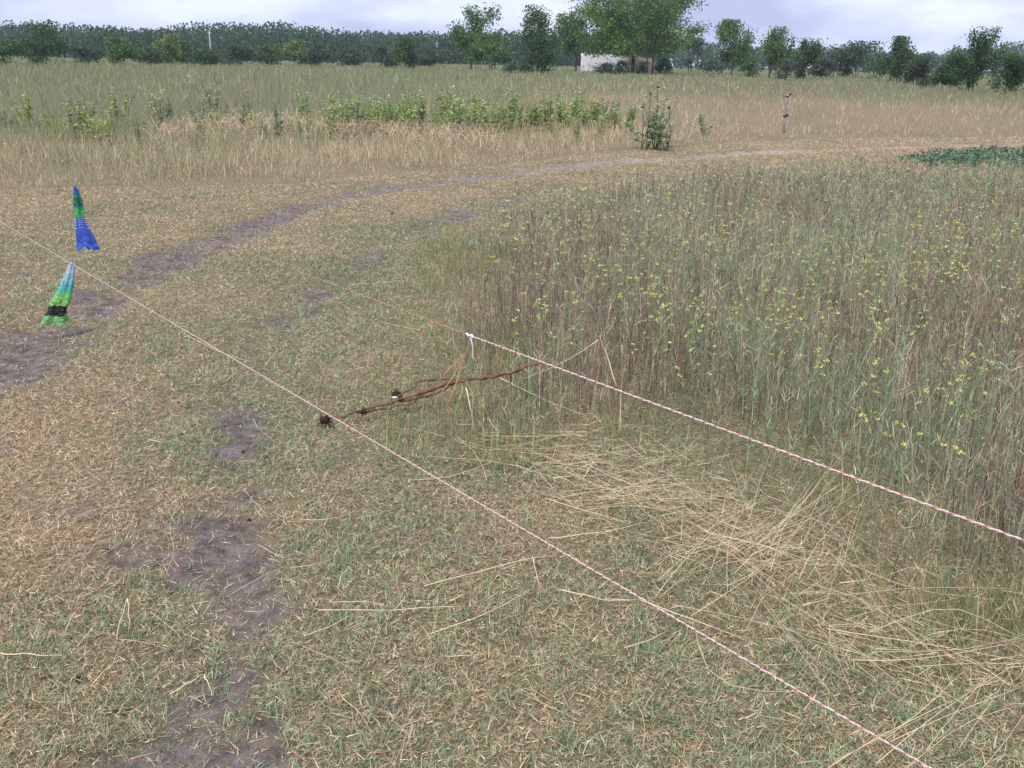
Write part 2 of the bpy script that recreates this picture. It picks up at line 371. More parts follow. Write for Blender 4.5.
# ------------------------------------------------------------------ weeds on the right
def weeds(x, y, H, pal, probs, wmin=0.0016, kb=6, g=rng, leanmax=0.22, bw=0.0024, blen=(0.04, 0.13), wd=0.00030):
    n = len(x); d = np.hypot(x, y); S = Soup(); z = ground_z(x, y) - 0.01
    a = g.uniform(0, 2 * np.pi, n); ln = np.abs(g.normal(0, leanmax, n))
    hd = np.stack([np.cos(a), np.sin(a), np.zeros(n)], 1); Z = np.array([0, 0, 1.0])
    P0 = np.stack([x, y, z], 1)
    P1 = P0 + (hd * np.sin(ln * .6)[:, None] + Z * np.cos(ln * .6)[:, None]) * (H * .55)[:, None]
    P2 = P1 + (hd * np.sin(ln * 1.5)[:, None] + Z * np.cos(ln * 1.5)[:, None]) * (H * .45)[:, None]
    b = g.uniform(0, np.pi, n); side = np.stack([np.cos(b), np.sin(b), np.zeros(n)], 1)
    w = np.maximum(g.uniform(wmin, wmin * 2.2, n), d * wd); col = pick(pal, probs, n, var=.2)
    S.add(*ribbons(P0, P1, P2, w, side, col, 0.85))
    for k in range(kb):
        t = g.uniform(0.3, 0.97, n)[:, None]; m_ = g.random(n) < 0.8
        B0 = np.where(t < .55, P0 + (P1 - P0) * (t / .55), P1 + (P2 - P1) * ((t - .55) / .45))
        a = g.uniform(0, 2 * np.pi, n); el = g.uniform(0.25, 1.15, n)
        dr = np.stack([np.cos(a) * np.sin(el), np.sin(a) * np.sin(el), np.cos(el)], 1)
        l = (g.uniform(*blen, n) * (0.7 + H))[:, None] * (1.25 - 0.6 * t)
        B1 = B0 + dr * l * .6; B2 = B1 + (dr + Z * g.uniform(-.6, .5, n)[:, None]) * l * .4
        sd = unit(np.cross(dr, rand_dir(n, g)))
        c = np.clip(col * g.uniform(.8, 1.25, (n, 1)), 0, .9)
        S.add(*ribbons(B0[m_], B1[m_], B2[m_], np.maximum(bw * g.uniform(.6, 1.6, n), d * wd * 0.9)[m_], sd[m_], c[m_], 1.1))
    return S
PAL_W = [(134, 110, 104), (160, 138, 118), (132, 142, 112), (118, 138, 104), (200, 182, 154), (164, 176, 146), (92, 70, 76)]
def in_poly_sector(n, poly, d0, d1, a0, a1, power, g=rng):
    x, y = sector(n, d0, d1, a0, a1, g, power); k = inside(x, y, poly); return x[k], y[k]
x, y = in_poly_sector(76000, WEED_POLY, 2.0, 19, -0.25, 1.0, 1.05)
edge, _ = poly_dist(x, y, WEED_POLY + WEED_POLY[:1])
edge = np.maximum(edge + .9 * (fbm(x, y, 1.4, 3, 47) - .5), 0)
k = rng.random(len(x)) < (.08 + .92 * sstep(0.0, 0.6, edge)) * (0.35 + 1.0 * fbm(x, y, 1.7, 3, 5)); x, y, edge = x[k], y[k], edge[k]
gw = fbm(x, y, 0.8, 3, 55); X, Y = to_px(np.stack([x, y, 0 * x], -1))
H = rng.uniform(0.15, 0.47, len(x)) * (0.42 + 0.62 * sstep(0, 0.9, edge)) * (0.8 + 0.4 * fbm(x, y, 1.2, 2, 91))
pg = np.clip(0.74 + 2.6 * (gw - .5) + 1.4 * (fbm(x, y, 2.6, 2, 58) - .5) - .35 * (1 - sstep(.1, .9, edge)), 0.05, 0.97)
prob = np.stack([2.2 * (1 - pg) + .4, 1.8 * (1 - pg) + .4, 1.6 * pg + .4, 1.6 * pg + .2, 0.9 + 0 * pg, 1.2 * pg + .2, 1.9 * (1 - pg) + .25], 1)
S = weeds(x, y, H, PAL_W, prob, kb=5, wmin=.0019, leanmax=.20, bw=.0019, blen=(.03, .10), wd=.00034)
n = len(x); q = rng.integers(0, n, 60000); dq = np.hypot(x[q], y[q]); m_ = len(q)
P = np.stack([x[q] + rng.normal(0, .03, m_), y[q] + rng.normal(0, .03, m_), H[q] * rng.uniform(.15, 1.0, m_)], 1)
A = rand_dir(m_) * (np.maximum(.0035, dq * .00062) * rng.uniform(.6, 1.5, m_))[:, None]; B = unit(np.cross(A, rand_dir(m_))) * np.linalg.norm(A, axis=1, keepdims=True) * 1.2
S.add(*quads(P, A, B, pick([(138, 152, 120), (164, 174, 146), (118, 138, 112), (160, 138, 124), (196, 186, 164)], [3, 3, 2, 2, 1.2], m_)))
link('weed_thicket', S.mesh('weed_thicket', M_WEED), kind='stuff', label='dense thicket of thin brown and grey green weeds right of the track', category='weeds')
# fresh grass standing among and in front of the weeds
x, y = sector(80000, 2.1, 10, -0.15, 0.85, power=1.05)
edge, _ = poly_dist(x, y, WEED_POLY + WEED_POLY[:1]); ins = inside(x, y, WEED_POLY)
k = (edge < np.where(ins, .55, .5 * fbm(x, y, 3, 2, 8))) & (rng.random(len(x)) < 0.25 + 1.2 * sstep(.4, .7, fbm(x, y, 1.5, 3, 66))); x, y = x[k], y[k]; n = len(x)
col = pick([(122, 138, 92), (138, 152, 104), (104, 122, 84), (158, 156, 116), (170, 148, 112)], [3, 2.4, 2.4, 1.5, 2.6], n)
sp = Soup(); sp.add(*blades(x, y, ground_z(x, y) - .005, rng.uniform(.05, .24, n), rng.uniform(.05, .8, n), np.maximum(rng.uniform(.0014, .0034, n), np.hypot(x, y) * .0003), col))
link('edge_grass', sp.mesh('edge_grass', M_GRASS), kind='stuff', label='green grass blades standing along the foot of the weeds', category='grass')

# flowering weeds: each nearer one is a thing, the farthest are one mass
def floret_cloud(n, r, zs, size, pal, g):
    P = rand_dir(n, g) * (g.random((n, 1)) ** .5) * r; P[:, 2] = np.abs(P[:, 2]) * zs
    A = rand_dir(n, g); A[:, 2] *= .4; A = unit(A) * (size * g.uniform(.6, 1.2, (n, 1)))
    B = unit(np.cross(A, rand_dir(n, g))) * np.linalg.norm(A, axis=1, keepdims=True) * 1.6
    return P, A, B, pick(pal, np.ones(len(pal)), n, g, .08)
PAL_Y = [(206, 212, 112), (220, 224, 146), (190, 204, 122), (212, 210, 104)]
fl_var = []
for v in range(7):
    g = np.random.default_rng(300 + v); S, hds = Soup(), []
    nb = 3 + v % 3; tips = []
    P0 = np.zeros((1, 3)); top = np.array([[g.normal(0, .04), g.normal(0, .04), 1.0]]); mid = top * .55 + g.normal(0, .01, (1, 3))
    cst = srgb(110, 124, 84)[None]
    for sd in ([1, 0, 0], [0, 1, 0]): S.add(*ribbons(P0, mid, top, .0055, np.array([sd], float), cst, .8))
    tips.append(top[0])
    for b in range(nb):
        t = g.uniform(.5, .85); q = mid + (top - mid) * ((t - .55) / .45); a = g.uniform(0, 6.28)
        e = q + np.array([[np.cos(a) * .13, np.sin(a) * .13, g.uniform(.12, .25)]]) * g.uniform(.6, 1.1)
        S.add(*ribbons(q, (q + e) / 2 + [[np.cos(a) * .02, np.sin(a) * .02, -.01]], e, .004, np.array([[-np.sin(a), np.cos(a), 0]]), cst, .8)); tips.append(e[0])
    for b in range(7):
        t = g.uniform(.1, .6); q = mid * t / .55 if t < .55 else mid; a = g.uniform(0, 6.28); dv = np.array([[np.cos(a), np.sin(a), .6]])
        S.add(*ribbons(q, q + dv * .05, q + dv * .09, .012, np.array([[-np.sin(a), np.cos(a), 0]]), srgb(104, 122, 86)[None], 1.3))
    for t in tips[:2 + (v + 1) % 3]:
        P, A, B, c = floret_cloud(9, .036, .7, .0118, PAL_Y, g); Hd = Soup(); Hd.add(*quads(P + t, A, B, c)); hds.append(Hd.mesh('flower_head', M_GRASS))
    fl_var.append((S.mesh('stem', M_WEED), hds))
g = np.random.default_rng(8)
x, y = in_poly_sector(2700, WEED_POLY, 3.0, 18, -0.2, 0.62, 1.15, g)
edge, _ = poly_dist(x, y, WEED_POLY + WEED_POLY[:1])
k = (edge > .35) & (g.random(len(x)) < 1.0 * sstep(.42, .62, fbm(x, y, .75, 3, 23)) + .3); x, y = x[k], y[k]
X, Y = to_px(np.stack([x, y, .5 + 0 * x], -1)); k = (X > 440) & (X < 1100) & (Y > 150); x, y, X, Y = x[k], y[k], X[k], Y[k]
o_ = np.argsort(np.hypot(x, y) + 50 * (X > 1024)); x, y = x[o_], y[o_]
def flab(x, y):
    X, Y = to_px(np.array([x, y, .5])); Y = float(Y)
    if Y > 330: return 'yellow flowering weed in the nearest weeds behind the striped rope' + (', left half' if X < 740 else ', right half')
    where = 'left border of the thicket by the track' if X < 560 else 'middle of the weed thicket' if X < 800 else 'right of the weed thicket'
    return 'yellow flowering weed ' + ('halfway back' if Y > 240 else 'far back') + ', ' + where
NF = min(290, len(x)); far_heads = Soup()
for i in range(len(x)):
    sc = g.uniform(.32, .47); rz = g.uniform(0, 6.28); v = i % 7
    if i < NF:
        r = link('yellow_flower_weed', None, label=flab(x[i], y[i]), category='flower', group='yellow flowering weeds right of the track')
        r.empty_display_size = .1; r.location = (x[i], y[i], float(ground_z(x[i:i + 1], y[i:i + 1])[0])); r.rotation_euler = (g.normal(0, .06), g.normal(0, .06), rz); r.scale = (sc, sc, sc)
        link('stem', fl_var[v][0], r); [link('flower_head', hm, r) for hm in fl_var[v][1]]
    else:
        P, A, B, c = floret_cloud(9, .017, .6, .0065, PAL_Y, g); far_heads.add(*quads(P + [x[i], y[i], sc], A, B, c))
if far_heads.n: link('distant_flowers', far_heads.mesh('distant_flowers', M_GRASS), kind='stuff', label='scattered yellow flower heads at the far side of the weeds', category='flowers')

# low dark green creeping crop beyond the weeds
g = np.random.default_rng(5); x, y = in_poly_sector(60000, PATCH_POLY, 12, 30, .2, .7, 1.0, g); pe, _ = poly_dist(x, y, PATCH_POLY + PATCH_POLY[:1]); k = g.random(len(x)) < sstep(0, .9, pe + .9 * (fbm(x, y, 1.1, 3, 29) - .5)); x, y = x[k], y[k]; n = len(x)
hh = .04 + .2 * fbm(x, y, 1.3, 3, 31); P = np.stack([x, y, hh * g.random(n) ** .4], 1)
A = rand_dir(n, g); A[:, 2] *= .4; A = unit(A) * g.uniform(.018, .042, (n, 1)); B = unit(np.cross(A, rand_dir(n, g))) * g.uniform(.03, .055, (n, 1))
sp = Soup(); sp.add(*quads(P, A, B, pick([(84, 112, 92), (98, 126, 104), (72, 102, 86), (108, 130, 98)], [3, 2, 2, 1.4], n, g)))
link('creeping_crop', sp.mesh('creeping_crop', M_WEED), kind='stuff', label='low patch of dark blue green leafy plants beyond the weeds', category='ground cover')

# ------------------------------------------------------------------ the field beyond the track
def fieldset(name, label, n, d0, d1, power, hrange, palfn, lean=.25, wd=.00055, wmin=.003, seed=1, keep=None, hmul=None):
    g = np.random.default_rng(seed); x, y = sector(n, d0, d1, -.72, .78, g, power); k = inside(x, y, FIELD_POLY); x, y = x[k], y[k]
    X, Y = to_px(np.stack([x, y, 0 * x], -1)); e, _ = poly_dist(x, y, FIELD_EDGE)
    k = g.random(len(x)) < keep(x, y, X, Y, e); x, y, X, Y, e = x[k], y[k], X[k], Y[k], e[k]; n = len(x); d = np.hypot(x, y)
    H = g.uniform(*hrange, n) * (.4 + .6 * sstep(-.1, 1.8, e)) * (.45 + 1.1 * fbm(x, y, .7, 4, seed + 60))
    if hmul is not None: H = H * hmul(x, y, X, Y, d)
    col = palfn(x, y, X, Y, d, n, g); sp = Soup(); z = -.01 + g.random(n) ** 2 * .12
    sp.add(*slivers(x, y, z, H, np.abs(g.normal(0, lean, n)), np.maximum(g.uniform(wmin, 2 * wmin, n), d * wd * g.uniform(.7, 1.3, n)), col, g))
    m_ = n // 2; q = g.integers(0, n, m_); P = np.stack([x[q], y[q], H[q] * g.uniform(.45, 1.05, m_)], 1)      # seed heads and small leaves
    A = rand_dir(m_, g) * (np.maximum(.008, d[q] * .00042) * g.uniform(.6, 1.4, m_))[:, None]; B = unit(np.cross(A, rand_dir(m_, g))) * np.linalg.norm(A, axis=1, keepdims=True) * 1.5
    sp.add(*quads(P, A, B, col[q] * g.uniform(.85, 1.2, (m_, 1))))
    link(name, sp.mesh(name, M_GRASS), kind='stuff', label=label, category='grass')
PAL_F = [(200, 182, 148), (180, 162, 134), (218, 203, 168), (146, 128, 114), (138, 144, 110), (120, 134, 96), (148, 158, 114)]
def pal_dry(x, y, X, Y, d, n, g):
    gnn = np.clip(.25 + 1.0 * (fbm(x, y, .35, 3, 14) - .5) + .7 * (1 - sstep(132, 160, Y)) * (1 - sstep(430, 600, X)) + .12 * (X < 250), 0, 1)
    q = 1.15 - gnn; pr = np.stack([2 * q, 2 * q, 1.6 * q, 1.2 * q + .2, 2.5 * gnn, 2.5 * gnn, 1.5 * gnn], 1); return pick(PAL_F, pr, n, g)
def pal_far(x, y, X, Y, d, n, g):
    # pinkish dry strips on the right, grey green elsewhere
    dn = d + 34 * (fbm(x * .5, y, .11, 3, 18) - .5); band = sstep(430, 640, X) * (1 - sstep(40, 66, dn)) * .85 + .35 * sstep(470, 620, X) * (1 - sstep(840, 1000, X)) * np.exp(-((dn - 74) / 12) ** 2)
    gnn = np.clip(1.0 - band + .7 * (fbm(x * .3, y, .16, 3, 15) - .5) + .4 * (fbm(x, y, .5, 2, 16) - .5), .05, 1)
    pr = np.stack([1.6 * (1 - gnn) + .06, 1.8 * (1 - gnn) + .12, 1.0 * (1 - gnn) + .02, .8 * (1 - gnn) + .4, 1.9 * gnn, 1.7 * gnn, 1.3 * gnn], 1); return pick(PAL_F, pr, n, g)
low_right = lambda x, y, X, Y, d: 1 - .5 * sstep(520, 740, X)
fieldset('dry_grass_verge', 'tall dry tan grass standing along the far side of the track', 190000, 11.5, 34, .75, (.22, .52), pal_dry, .5, .00042, seed=2, hmul=lambda x, y, X, Y, d: .7 * low_right(x, y, X, Y, d),
         keep=lambda x, y, X, Y, e: (1 - sstep(17, 33, np.hypot(x, y) + 10 * (fbm(x, y, .2, 3, 36) - .5))) * (.3 + 1.2 * sstep(.3, .65, fbm(x, y, .8, 3, 33))) * (1 - .75 * np.exp(-((Y - 139) / 7) ** 2) * (X > 200) * (X < 480)))
fieldset('field_grass', 'grey green and tan grass field reaching back to the trees', 290000, 14, 330, .25, (.35, .80), pal_far, .45, .00046, seed=3, hmul=low_right, keep=lambda x, y, X, Y, e: .4 + 1.0 * fbm(x, y, .25, 3, 34))
# flattened pale straw in the verge
g = np.random.default_rng(44); x, y = sector(16000, 15, 27, -.45, .12, g, 1.0); X, Y = to_px(np.stack([x, y, 0 * x], -1))
k = (np.exp(-((Y - 140 - 6 * np.sin(X / 60)) / 8) ** 2) > g.random(len(x))) & (X > 150) & (X < 500); x, y = x[k], y[k]; n = len(x)
sp = Soup(); sp.add(*blades(x, y, .05 + .22 * g.random(n), g.uniform(.2, .5, n), g.uniform(1.1, 1.5, n), g.uniform(.006, .012, n), pick([(198, 174, 146), (180, 156, 132), (212, 190, 158)], [1, 1, 1], n, g), g))
link('flattened_straw', sp.mesh('flattened_straw', M_GRASS), kind='stuff', label='flattened pale straw lying in the verge beyond the track', category='straw')

# leafy green weeds standing in the field: each one is a thing
def leaf_plant_mesh(seed, hue, nst=None, m_=56, ls=1.1, sprd=.14):
    g = np.random.default_rng(seed); St, Lf = Soup(), Soup(); c = pick(hue, np.ones(len(hue)), 400, g, .1)
    for s in range(nst or 3 + seed % 3):
        bx, by = g.normal(0, .07, 2); tp = np.array([[bx + g.normal(0, sprd), by + g.normal(0, sprd), g.uniform(.75 if sprd < .2 else .45, 1.0)]]); b0 = np.array([[bx, by, 0.]])
        for sd in ([1, 0, 0], [0, 1, 0]): St.add(*ribbons(b0, (b0 + tp) / 2, tp, .02, np.array([sd], float), srgb(112, 118, 78)[None], .8))
        t = g.uniform(.2, 1.02, m_)[:, None]; q = b0 + (tp - b0) * t
        a = g.uniform(0, 6.28, m_); el = g.uniform(-.3, .7, m_); dv = np.stack([np.cos(a) * np.cos(el), np.sin(a) * np.cos(el), np.sin(el)], 1)
        l = ls * g.uniform(.045, .115, (m_, 1)) * (1.15 - .5 * t); sd = unit(np.cross(dv, np.array([0, 0, 1.]) + g.normal(0, .3, (m_, 3))))
        Lf.add(*quads(q + dv * l * .7, dv * l * .7, sd * l * .6, c[g.integers(0, 400, m_)]))
    return St.mesh('stem', M_WEED), Lf.mesh('leaves', M_GRASS)
HUES = [[(156, 176, 112), (172, 188, 122), (138, 160, 104)], [(120, 136, 108), (108, 126, 100), (138, 150, 122)], [(180, 190, 114), (188, 196, 126), (160, 172, 108)]]
lp = [leaf_plant_mesh(500 + i, HUES[i % 3]) for i in range(9)]
lp += [leaf_plant_mesh(600 + i, [(150, 168, 132), (168, 182, 148), (130, 152, 116)], 6, 44, 1.0, .26) for i in range(3)]
def leaf_plant(px, py, hpx, v, label, group=None, name='leafy_weed'):
    P = at(px, py); d = P[1]; s = hpx * d / FPX * 1.2
    r = link(name, None, label=label, category='plant'); r.location = P; r.scale = (s * 1.05, s * 1.05, s); r.rotation_euler[2] = (px * 7.3) % 6.28; r.empty_display_size = .2
    if group: r['group'] = group
    link('stem', lp[v][0], r); link('leaves', lp[v][1], r); return r
g = np.random.default_rng(71)
for i in range(74):
    u = i / 73; px = 340 + 285 * u + g.normal(0, 4); py = 132 - 1.5 * u + g.normal(0, 4)
    leaf_plant(px, py, g.uniform(13, 33), [0, 3, 2, 6, 0, 1, 3, 5][i % 8], ['bright green leafy weed in the left third', 'bright green leafy weed in the middle third', 'bright green leafy weed in the right third'][min(2, int(u * 3))] + ' of the long row beyond the track', 'row of green leafy weeds beyond the track')
for i in range(34):
    px = g.uniform(5, 340); py = g.uniform(118, 146)
    leaf_plant(px, py, g.uniform(16, 34), [0, 1, 4, 2, 7, 5][i % 6], 'leafy green weed in the left field grass' + (', towards the left edge' if px < 120 else ', between the left edge and the weed row' if px < 240 else ', just left of the weed row'), 'scattered green weeds at the left of the field')
for i, (px, py, hp, v) in enumerate([(655, 150, 50, 9), (646, 150, 42, 10), (663, 151, 36, 11)]): leaf_plant(px, py, hp, v, ['tallest grey green bush at the edge of the dry verge', 'grey green bush growing left against the tall verge bush', 'lower grey green bush growing right against the tall verge bush'][i], None, 'leafy_bush')
leaf_plant(704, 138, 26, 10, 'small green sapling alone in the pinkish dry grass', None, 'leafy_bush')
leaf_plant(214, 112, 30, 11, 'dark upright weed standing above the left field', None, 'leafy_bush')
# dead flower stalks sticking out of the bush
for i, (px, py, hp) in enumerate([(646, 150, 54), (654, 150, 60), (641, 150, 42), (668, 149, 40)]):
    P = at(px, py); h = hp * P[1] / FPX; S = Soup(); V, T = tube([[0, 0, 0], [.02, .01, h * .5], [.03 - .02 * i, 0, h]], [.009, .008, .006], 5); S.add(V, T, srgb(92, 78, 70))
    r = link('dead_flower_stalk', None, label=['second dead stalk from left above the verge bush', 'tallest dead stalk above the verge bush', 'leftmost dead stalk beside the verge bush', 'rightmost dead stalk beside the verge bush'][i], category='stalk', group='dead stalks at the verge bush'); r.location = P
    link('stem', S.mesh('stem', M_WEED), r); gg = np.random.default_rng(i + 9)
    P_, A, B, c = floret_cloud(16, .035, 1.6, .02, [(96, 70, 62), (112, 84, 74)], gg); S = Soup(); S.add(*quads(P_ + [.03 - .02 * i, 0, h - .05], A, B, c)); link('seed_head', S.mesh('seed_head', M_WEED), r)

# ------------------------------------------------------------------ trees
def tree(name, label, px, basey, toppx, wpx, nleaf, pal, seed, crown_base=.3, trunks=1, dist=None, group=None, ragged=.22, lean=0, dense=.16, trunkr=.02, leaf=1.15, shmin=.3, low=0, nl_=9, cat='tree', spread=1.0):
    g = np.random.default_rng(seed)
    hz = 62 + (px - 512) * math.tan(ROLL)
    d = dist or (CAMH - .3) / ((basey - hz) / FPX)
    x0, y0 = at_dist(px, d); h = (basey - toppx) * d / FPX + .3; cw = wpx * d / FPX / 2
    r = link(name, None, label=label, category=cat); r.location = (x0, y0, 0); r.empty_display_size = .5
    if group: r['group'] = group
    TV = Soup(); tips = []
    zb = h * crown_base
    for t in range(trunks):
        bx = (t - (trunks - 1) / 2) * .05 * h; tw = h * trunkr / math.sqrt(trunks)
        top = np.array([bx * 2 + lean * h, g.normal(0, .02) * h, h * .62]); fork = np.array([bx * 1.3, 0, max(zb * .9, h * .08)])
        V, T = tube([[bx, 0, -.2], fork * [1, 1, .5], fork, (fork + top) / 2 + g.normal(0, .02 * h, 3), top], [tw * 1.3, tw, tw * .85, tw * .55, tw * .25], 6); TV.add(V, T, srgb(70, 62, 56))
        for b in range(max(4, nl_ // trunks)):
            s = g.uniform(0, 1); o = fork + (top - fork) * s
            a = g.uniform(0, 6.28); rr = cw * g.uniform(.35, .95) * spread * (1.22 if g.random() < .18 else 1)
            zz = zb + (h - zb) * np.clip(g.uniform(.05, .9) * .7 + s * .35, .05, .95); sh = math.sqrt(max(shmin, 1 - (2 * (zz - zb) / (h - zb) - 1) ** 2)) ** .8
            e = np.array([bx + math.cos(a) * rr * sh + lean * h, math.sin(a) * rr * sh, zz]); mid = (o + e) / 2 + [0, 0, -.03 * h] + g.normal(0, .03 * h, 3)
            V, T = tube([o, mid, e], [tw * .4, tw * .25, tw * .08], 5); TV.add(V, T, srgb(70, 62, 56)); tips += [(e, 1.0), ((mid + e) / 2, .8)]
            for q in range(2):
                e2 = e + g.normal(0, .16, 3) * [cw, cw, (h - zb) * .6]; e2[2] = np.clip(e2[2], zb, h); V, T = tube([mid * .4 + e * .6, e2], [tw * .14, tw * .04], 4); TV.add(V, T, srgb(70, 62, 56)); tips.append((e2, .8))
        tips.append((top, .9)); tips += [(top * .5 + np.array([bx + lean * h + g.normal(0, .12) * cw, 0, h * .92]) * .5, .9), (np.array([bx + lean * h + g.normal(0, .15) * cw, g.normal(0, .1) * cw, h * .88]), .8)]
    for b in range(low):
        a = 6.28 * (b + g.uniform(-.3, .3)) / low; rr = cw * g.uniform(.45, .92); e = np.array([math.cos(a) * rr, math.sin(a) * rr, h * g.uniform(.19, .36)])
        o = np.array([0, 0, h * g.uniform(.3, .42)]); V, T = tube([o, (o + e) / 2 + [0, 0, .03 * h], e], [h * .006, h * .004, h * .0015], 5); TV.add(V, T, srgb(70, 62, 56)); tips += [(e, 1.0), (o * .35 + e * .65, .9)]
    link('trunk', TV.mesh('trunk', M_BARK, True), r)
    C = np.array([t[0] for t in tips]); R = np.array([t[1] for t in tips])
    k = g.integers(0, len(C), nleaf); clr = np.clip(g.normal(0, .24, len(C)), -.5, .6)
    P = C[k] + g.normal(0, 1, (nleaf, 3)) * R[k][:, None] * np.array([cw, cw, (h - zb) * .5]) * dense * (1 + ragged * g.normal(0, .6, (nleaf, 1)))
    P = P[(P[:, 2] > zb * .75) & (P[:, 2] < h * 1.04)]; n = len(P)
    sz = leaf * g.uniform(.6, 1.3, (n, 1)) * max(.05, d * .00085)
    A = rand_dir(n, g) * sz; B = unit(np.cross(A, rand_dir(n, g))) * sz * 1.3
    c = pick(pal, np.ones(len(pal)), n, g, .12) * (1 + clr[k[:n]])[:, None]
    S = Soup(); S.add(*quads(P, A, B, np.clip(c, .005, .8))); link('crown', S.mesh('crown', M_LEAF), r)
    return r
G_DARK = [(66, 94, 58), (78, 106, 64), (58, 84, 56), (90, 118, 70)]
G_MID = [(82, 114, 62), (98, 130, 70), (70, 100, 56), (114, 142, 80)]
G_LITE = [(112, 132, 72), (126, 144, 80), (100, 120, 70)]
G_GREY = [(78, 94, 76), (90, 106, 84), (70, 86, 70)]
G_BR = [(102, 140, 70), (118, 154, 80), (88, 122, 62), (132, 164, 90)]
tree('broad_tree', 'large broad leafy tree spreading over the white ruined wall', 633, 72, -28, 108, 40000, G_BR, 1, .2, low=26, nl_=22, dense=.115, trunkr=.017, ragged=.3, spread=1.12, shmin=.75)
tree('twin_trunk_tree', 'thin twin trunked tree just right of the broad tree trunk', 650, 73, -8, 64, 9000, G_MID, 2, .3, trunks=2, dense=.2, trunkr=.016)
tree('thorn_tree', 'ragged small tree with bare trunk, leftmost of the mid field trees', 471, 69, 11, 42, 7000, G_MID, 3, .14, dense=.19, lean=.02)
tree('bushy_tree', 'round bushy low tree just right of the ragged leftmost tree', 492, 70, 36, 40, 5000, G_MID, 4, .1, trunks=3, dense=.18, trunkr=.03)
tree('thorn_tree', 'dark ragged tree with several stems standing left of the wall', 537, 73, 13, 38, 6500, G_DARK, 5, .08, trunks=3, dense=.18, trunkr=.024)
tree('leaning_tree', 'mid green tree hugging the left end of the white wall', 576, 71, 19, 34, 5000, G_MID, 6, .22, dense=.18, lean=-.03, trunkr=.02)
tree('twiggy_tree', 'dark sparse twiggy tree right of the broad tree', 690, 71, 30, 34, 2400, G_GREY, 7, .2, trunks=2, dense=.12)
right = [(732, 73, 26, 42, 3200, G_MID, 'round crowned tree with a clear trunk, first past the twiggy tree', .3, 1), (770, 76, 32, 36, 2400, G_MID, 'slim tree with an uneven open crown right of the round crowned tree', .28, 1),
         (803, 77, 42, 28, 1900, G_DARK, 'small dark tree right of the slim open crowned tree', .2, 2), (822, 76, 58, 26, 1200, G_GREY, 'low grey green shrub right of the small dark tree', .1, 3),
         (856, 76, 45, 44, 2600, G_GREY, 'wide grey green shrubby tree in the right tree row', .12, 3), (900, 80, 41, 34, 2300, G_DARK, 'pointed dark green tree in the right tree row', .15, 2),
         (923, 83, 56, 32, 2000, G_GREY, 'low spreading shrub right of the pointed dark tree', .12, 3), (950, 83, 58, 26, 1700, G_DARK, 'squat dark shrub left of the tall oval tree', .12, 3),
         (973, 86, 33, 34, 3600, G_DARK, 'tall oval dark tree near the right edge', .12, 2), (1012, 88, 56, 36, 2400, G_DARK, 'dense dark shrub at the right edge of the picture', .06, 3), (1048, 90, 50, 34, 1800, G_DARK, 'dark shrub just past the right edge of the picture', .06, 3)]
for i, (px, by, ty, wp, nl, pal, lab, cb, tr) in enumerate(right): tree('field_tree', lab, px, by, ty, wp, int(nl * 2.0), pal, 30 + i, cb * .35, trunks=tr, dense=.21, group='trees along the right edge of the field')
left = [(-30, 63, 24, 60, 2600, G_DARK, 'dark broad tree just past the left edge of the picture'), (42, 63.5, 25, 50, 3000, G_DARK, 'dark broad tree at the far left of the tree line'), (12, 63.5, 42, 40, 1700, G_DARK, 'low dark shrub left of the dark broad tree'),
        (85, 63, 46, 34, 1500, G_GREY, 'grey green shrub right of the dark broad tree'), (124, 64.5, 40, 32, 2200, G_MID, 'rounded green shrub standing forward of the left tree line'), (150, 64, 47, 26, 1300, G_DARK, 'dark shrub between the rounded and the yellow green shrubs'),
        (169, 64, 37, 24, 1900, G_LITE, 'yellow green shrub, brightest of the left tree line'), (186, 64, 43, 26, 1400, G_DARK, 'dark shrub right beside the brightest yellow green shrub'), (206, 65, 50, 34, 1500, G_DARK, 'low dark shrub below the white pole'),
        (236, 65, 46, 36, 1700, G_GREY, 'grey green shrub right of the white pole'), (266, 65, 46, 34, 1500, G_DARK, 'dark shrub left of the yellowish crowned shrub'), (296, 65.5, 41, 30, 1800, G_LITE, 'yellowish crowned shrub in the middle of the left tree line'),
        (320, 66, 45, 34, 1600, G_GREY, 'grey green shrub right of the yellowish crowned shrub'), (350, 66, 48, 34, 1300, G_GREY, 'low grey shrub in the far tree line, third left of the round bush'), (384, 67, 47, 28, 1300, G_GREY, 'low grey shrub next left of the round dark bush'),
        (406, 68, 39, 26, 1700, G_DARK, 'round dark bush with thin stem left of the ragged tree'), (432, 67, 46, 40, 1500, G_GREY, 'broad grey shrub between the round bush and the ragged tree')]
for i, (px, by, ty, wp, nl, pal, lab) in enumerate(left): tree('far_shrub', lab, px, by, ty, wp, int(nl * 1.5), pal, 60 + i, .03, trunks=3, dense=.2, group='shrubs along the far left edge of the field', cat='shrub')

for i, (px, by, ty, wp, lab) in enumerate([(606, 73, 63, 18, 'low shrub at the foot of the white wall'), (622, 73, 61, 16, 'shrub between the white wall and the broad trunk'), (643, 73, 62, 14, 'low shrub right of the broad trunk'), (664, 73, 58, 20, 'shrub at the right end of the ruined house'), (712, 74, 60, 26, 'low shrub left of the round crowned tree'), (750, 75, 60, 26, 'low shrub right of the round crowned tree'), (786, 77, 60, 24, 'low shrub right of the slim open crowned tree'), (880, 79, 60, 30, 'low shrub left of the pointed dark tree'), (515, 72, 62, 24, 'low shrub between the bushy tree and the dark ragged tree')]):
    tree('low_shrub', lab, px, by, ty, wp, 900, [G_GREY, G_DARK][i % 2], 200 + i, .02, trunks=3, dense=.24, group='low shrubs below the mid field trees', cat='shrub')
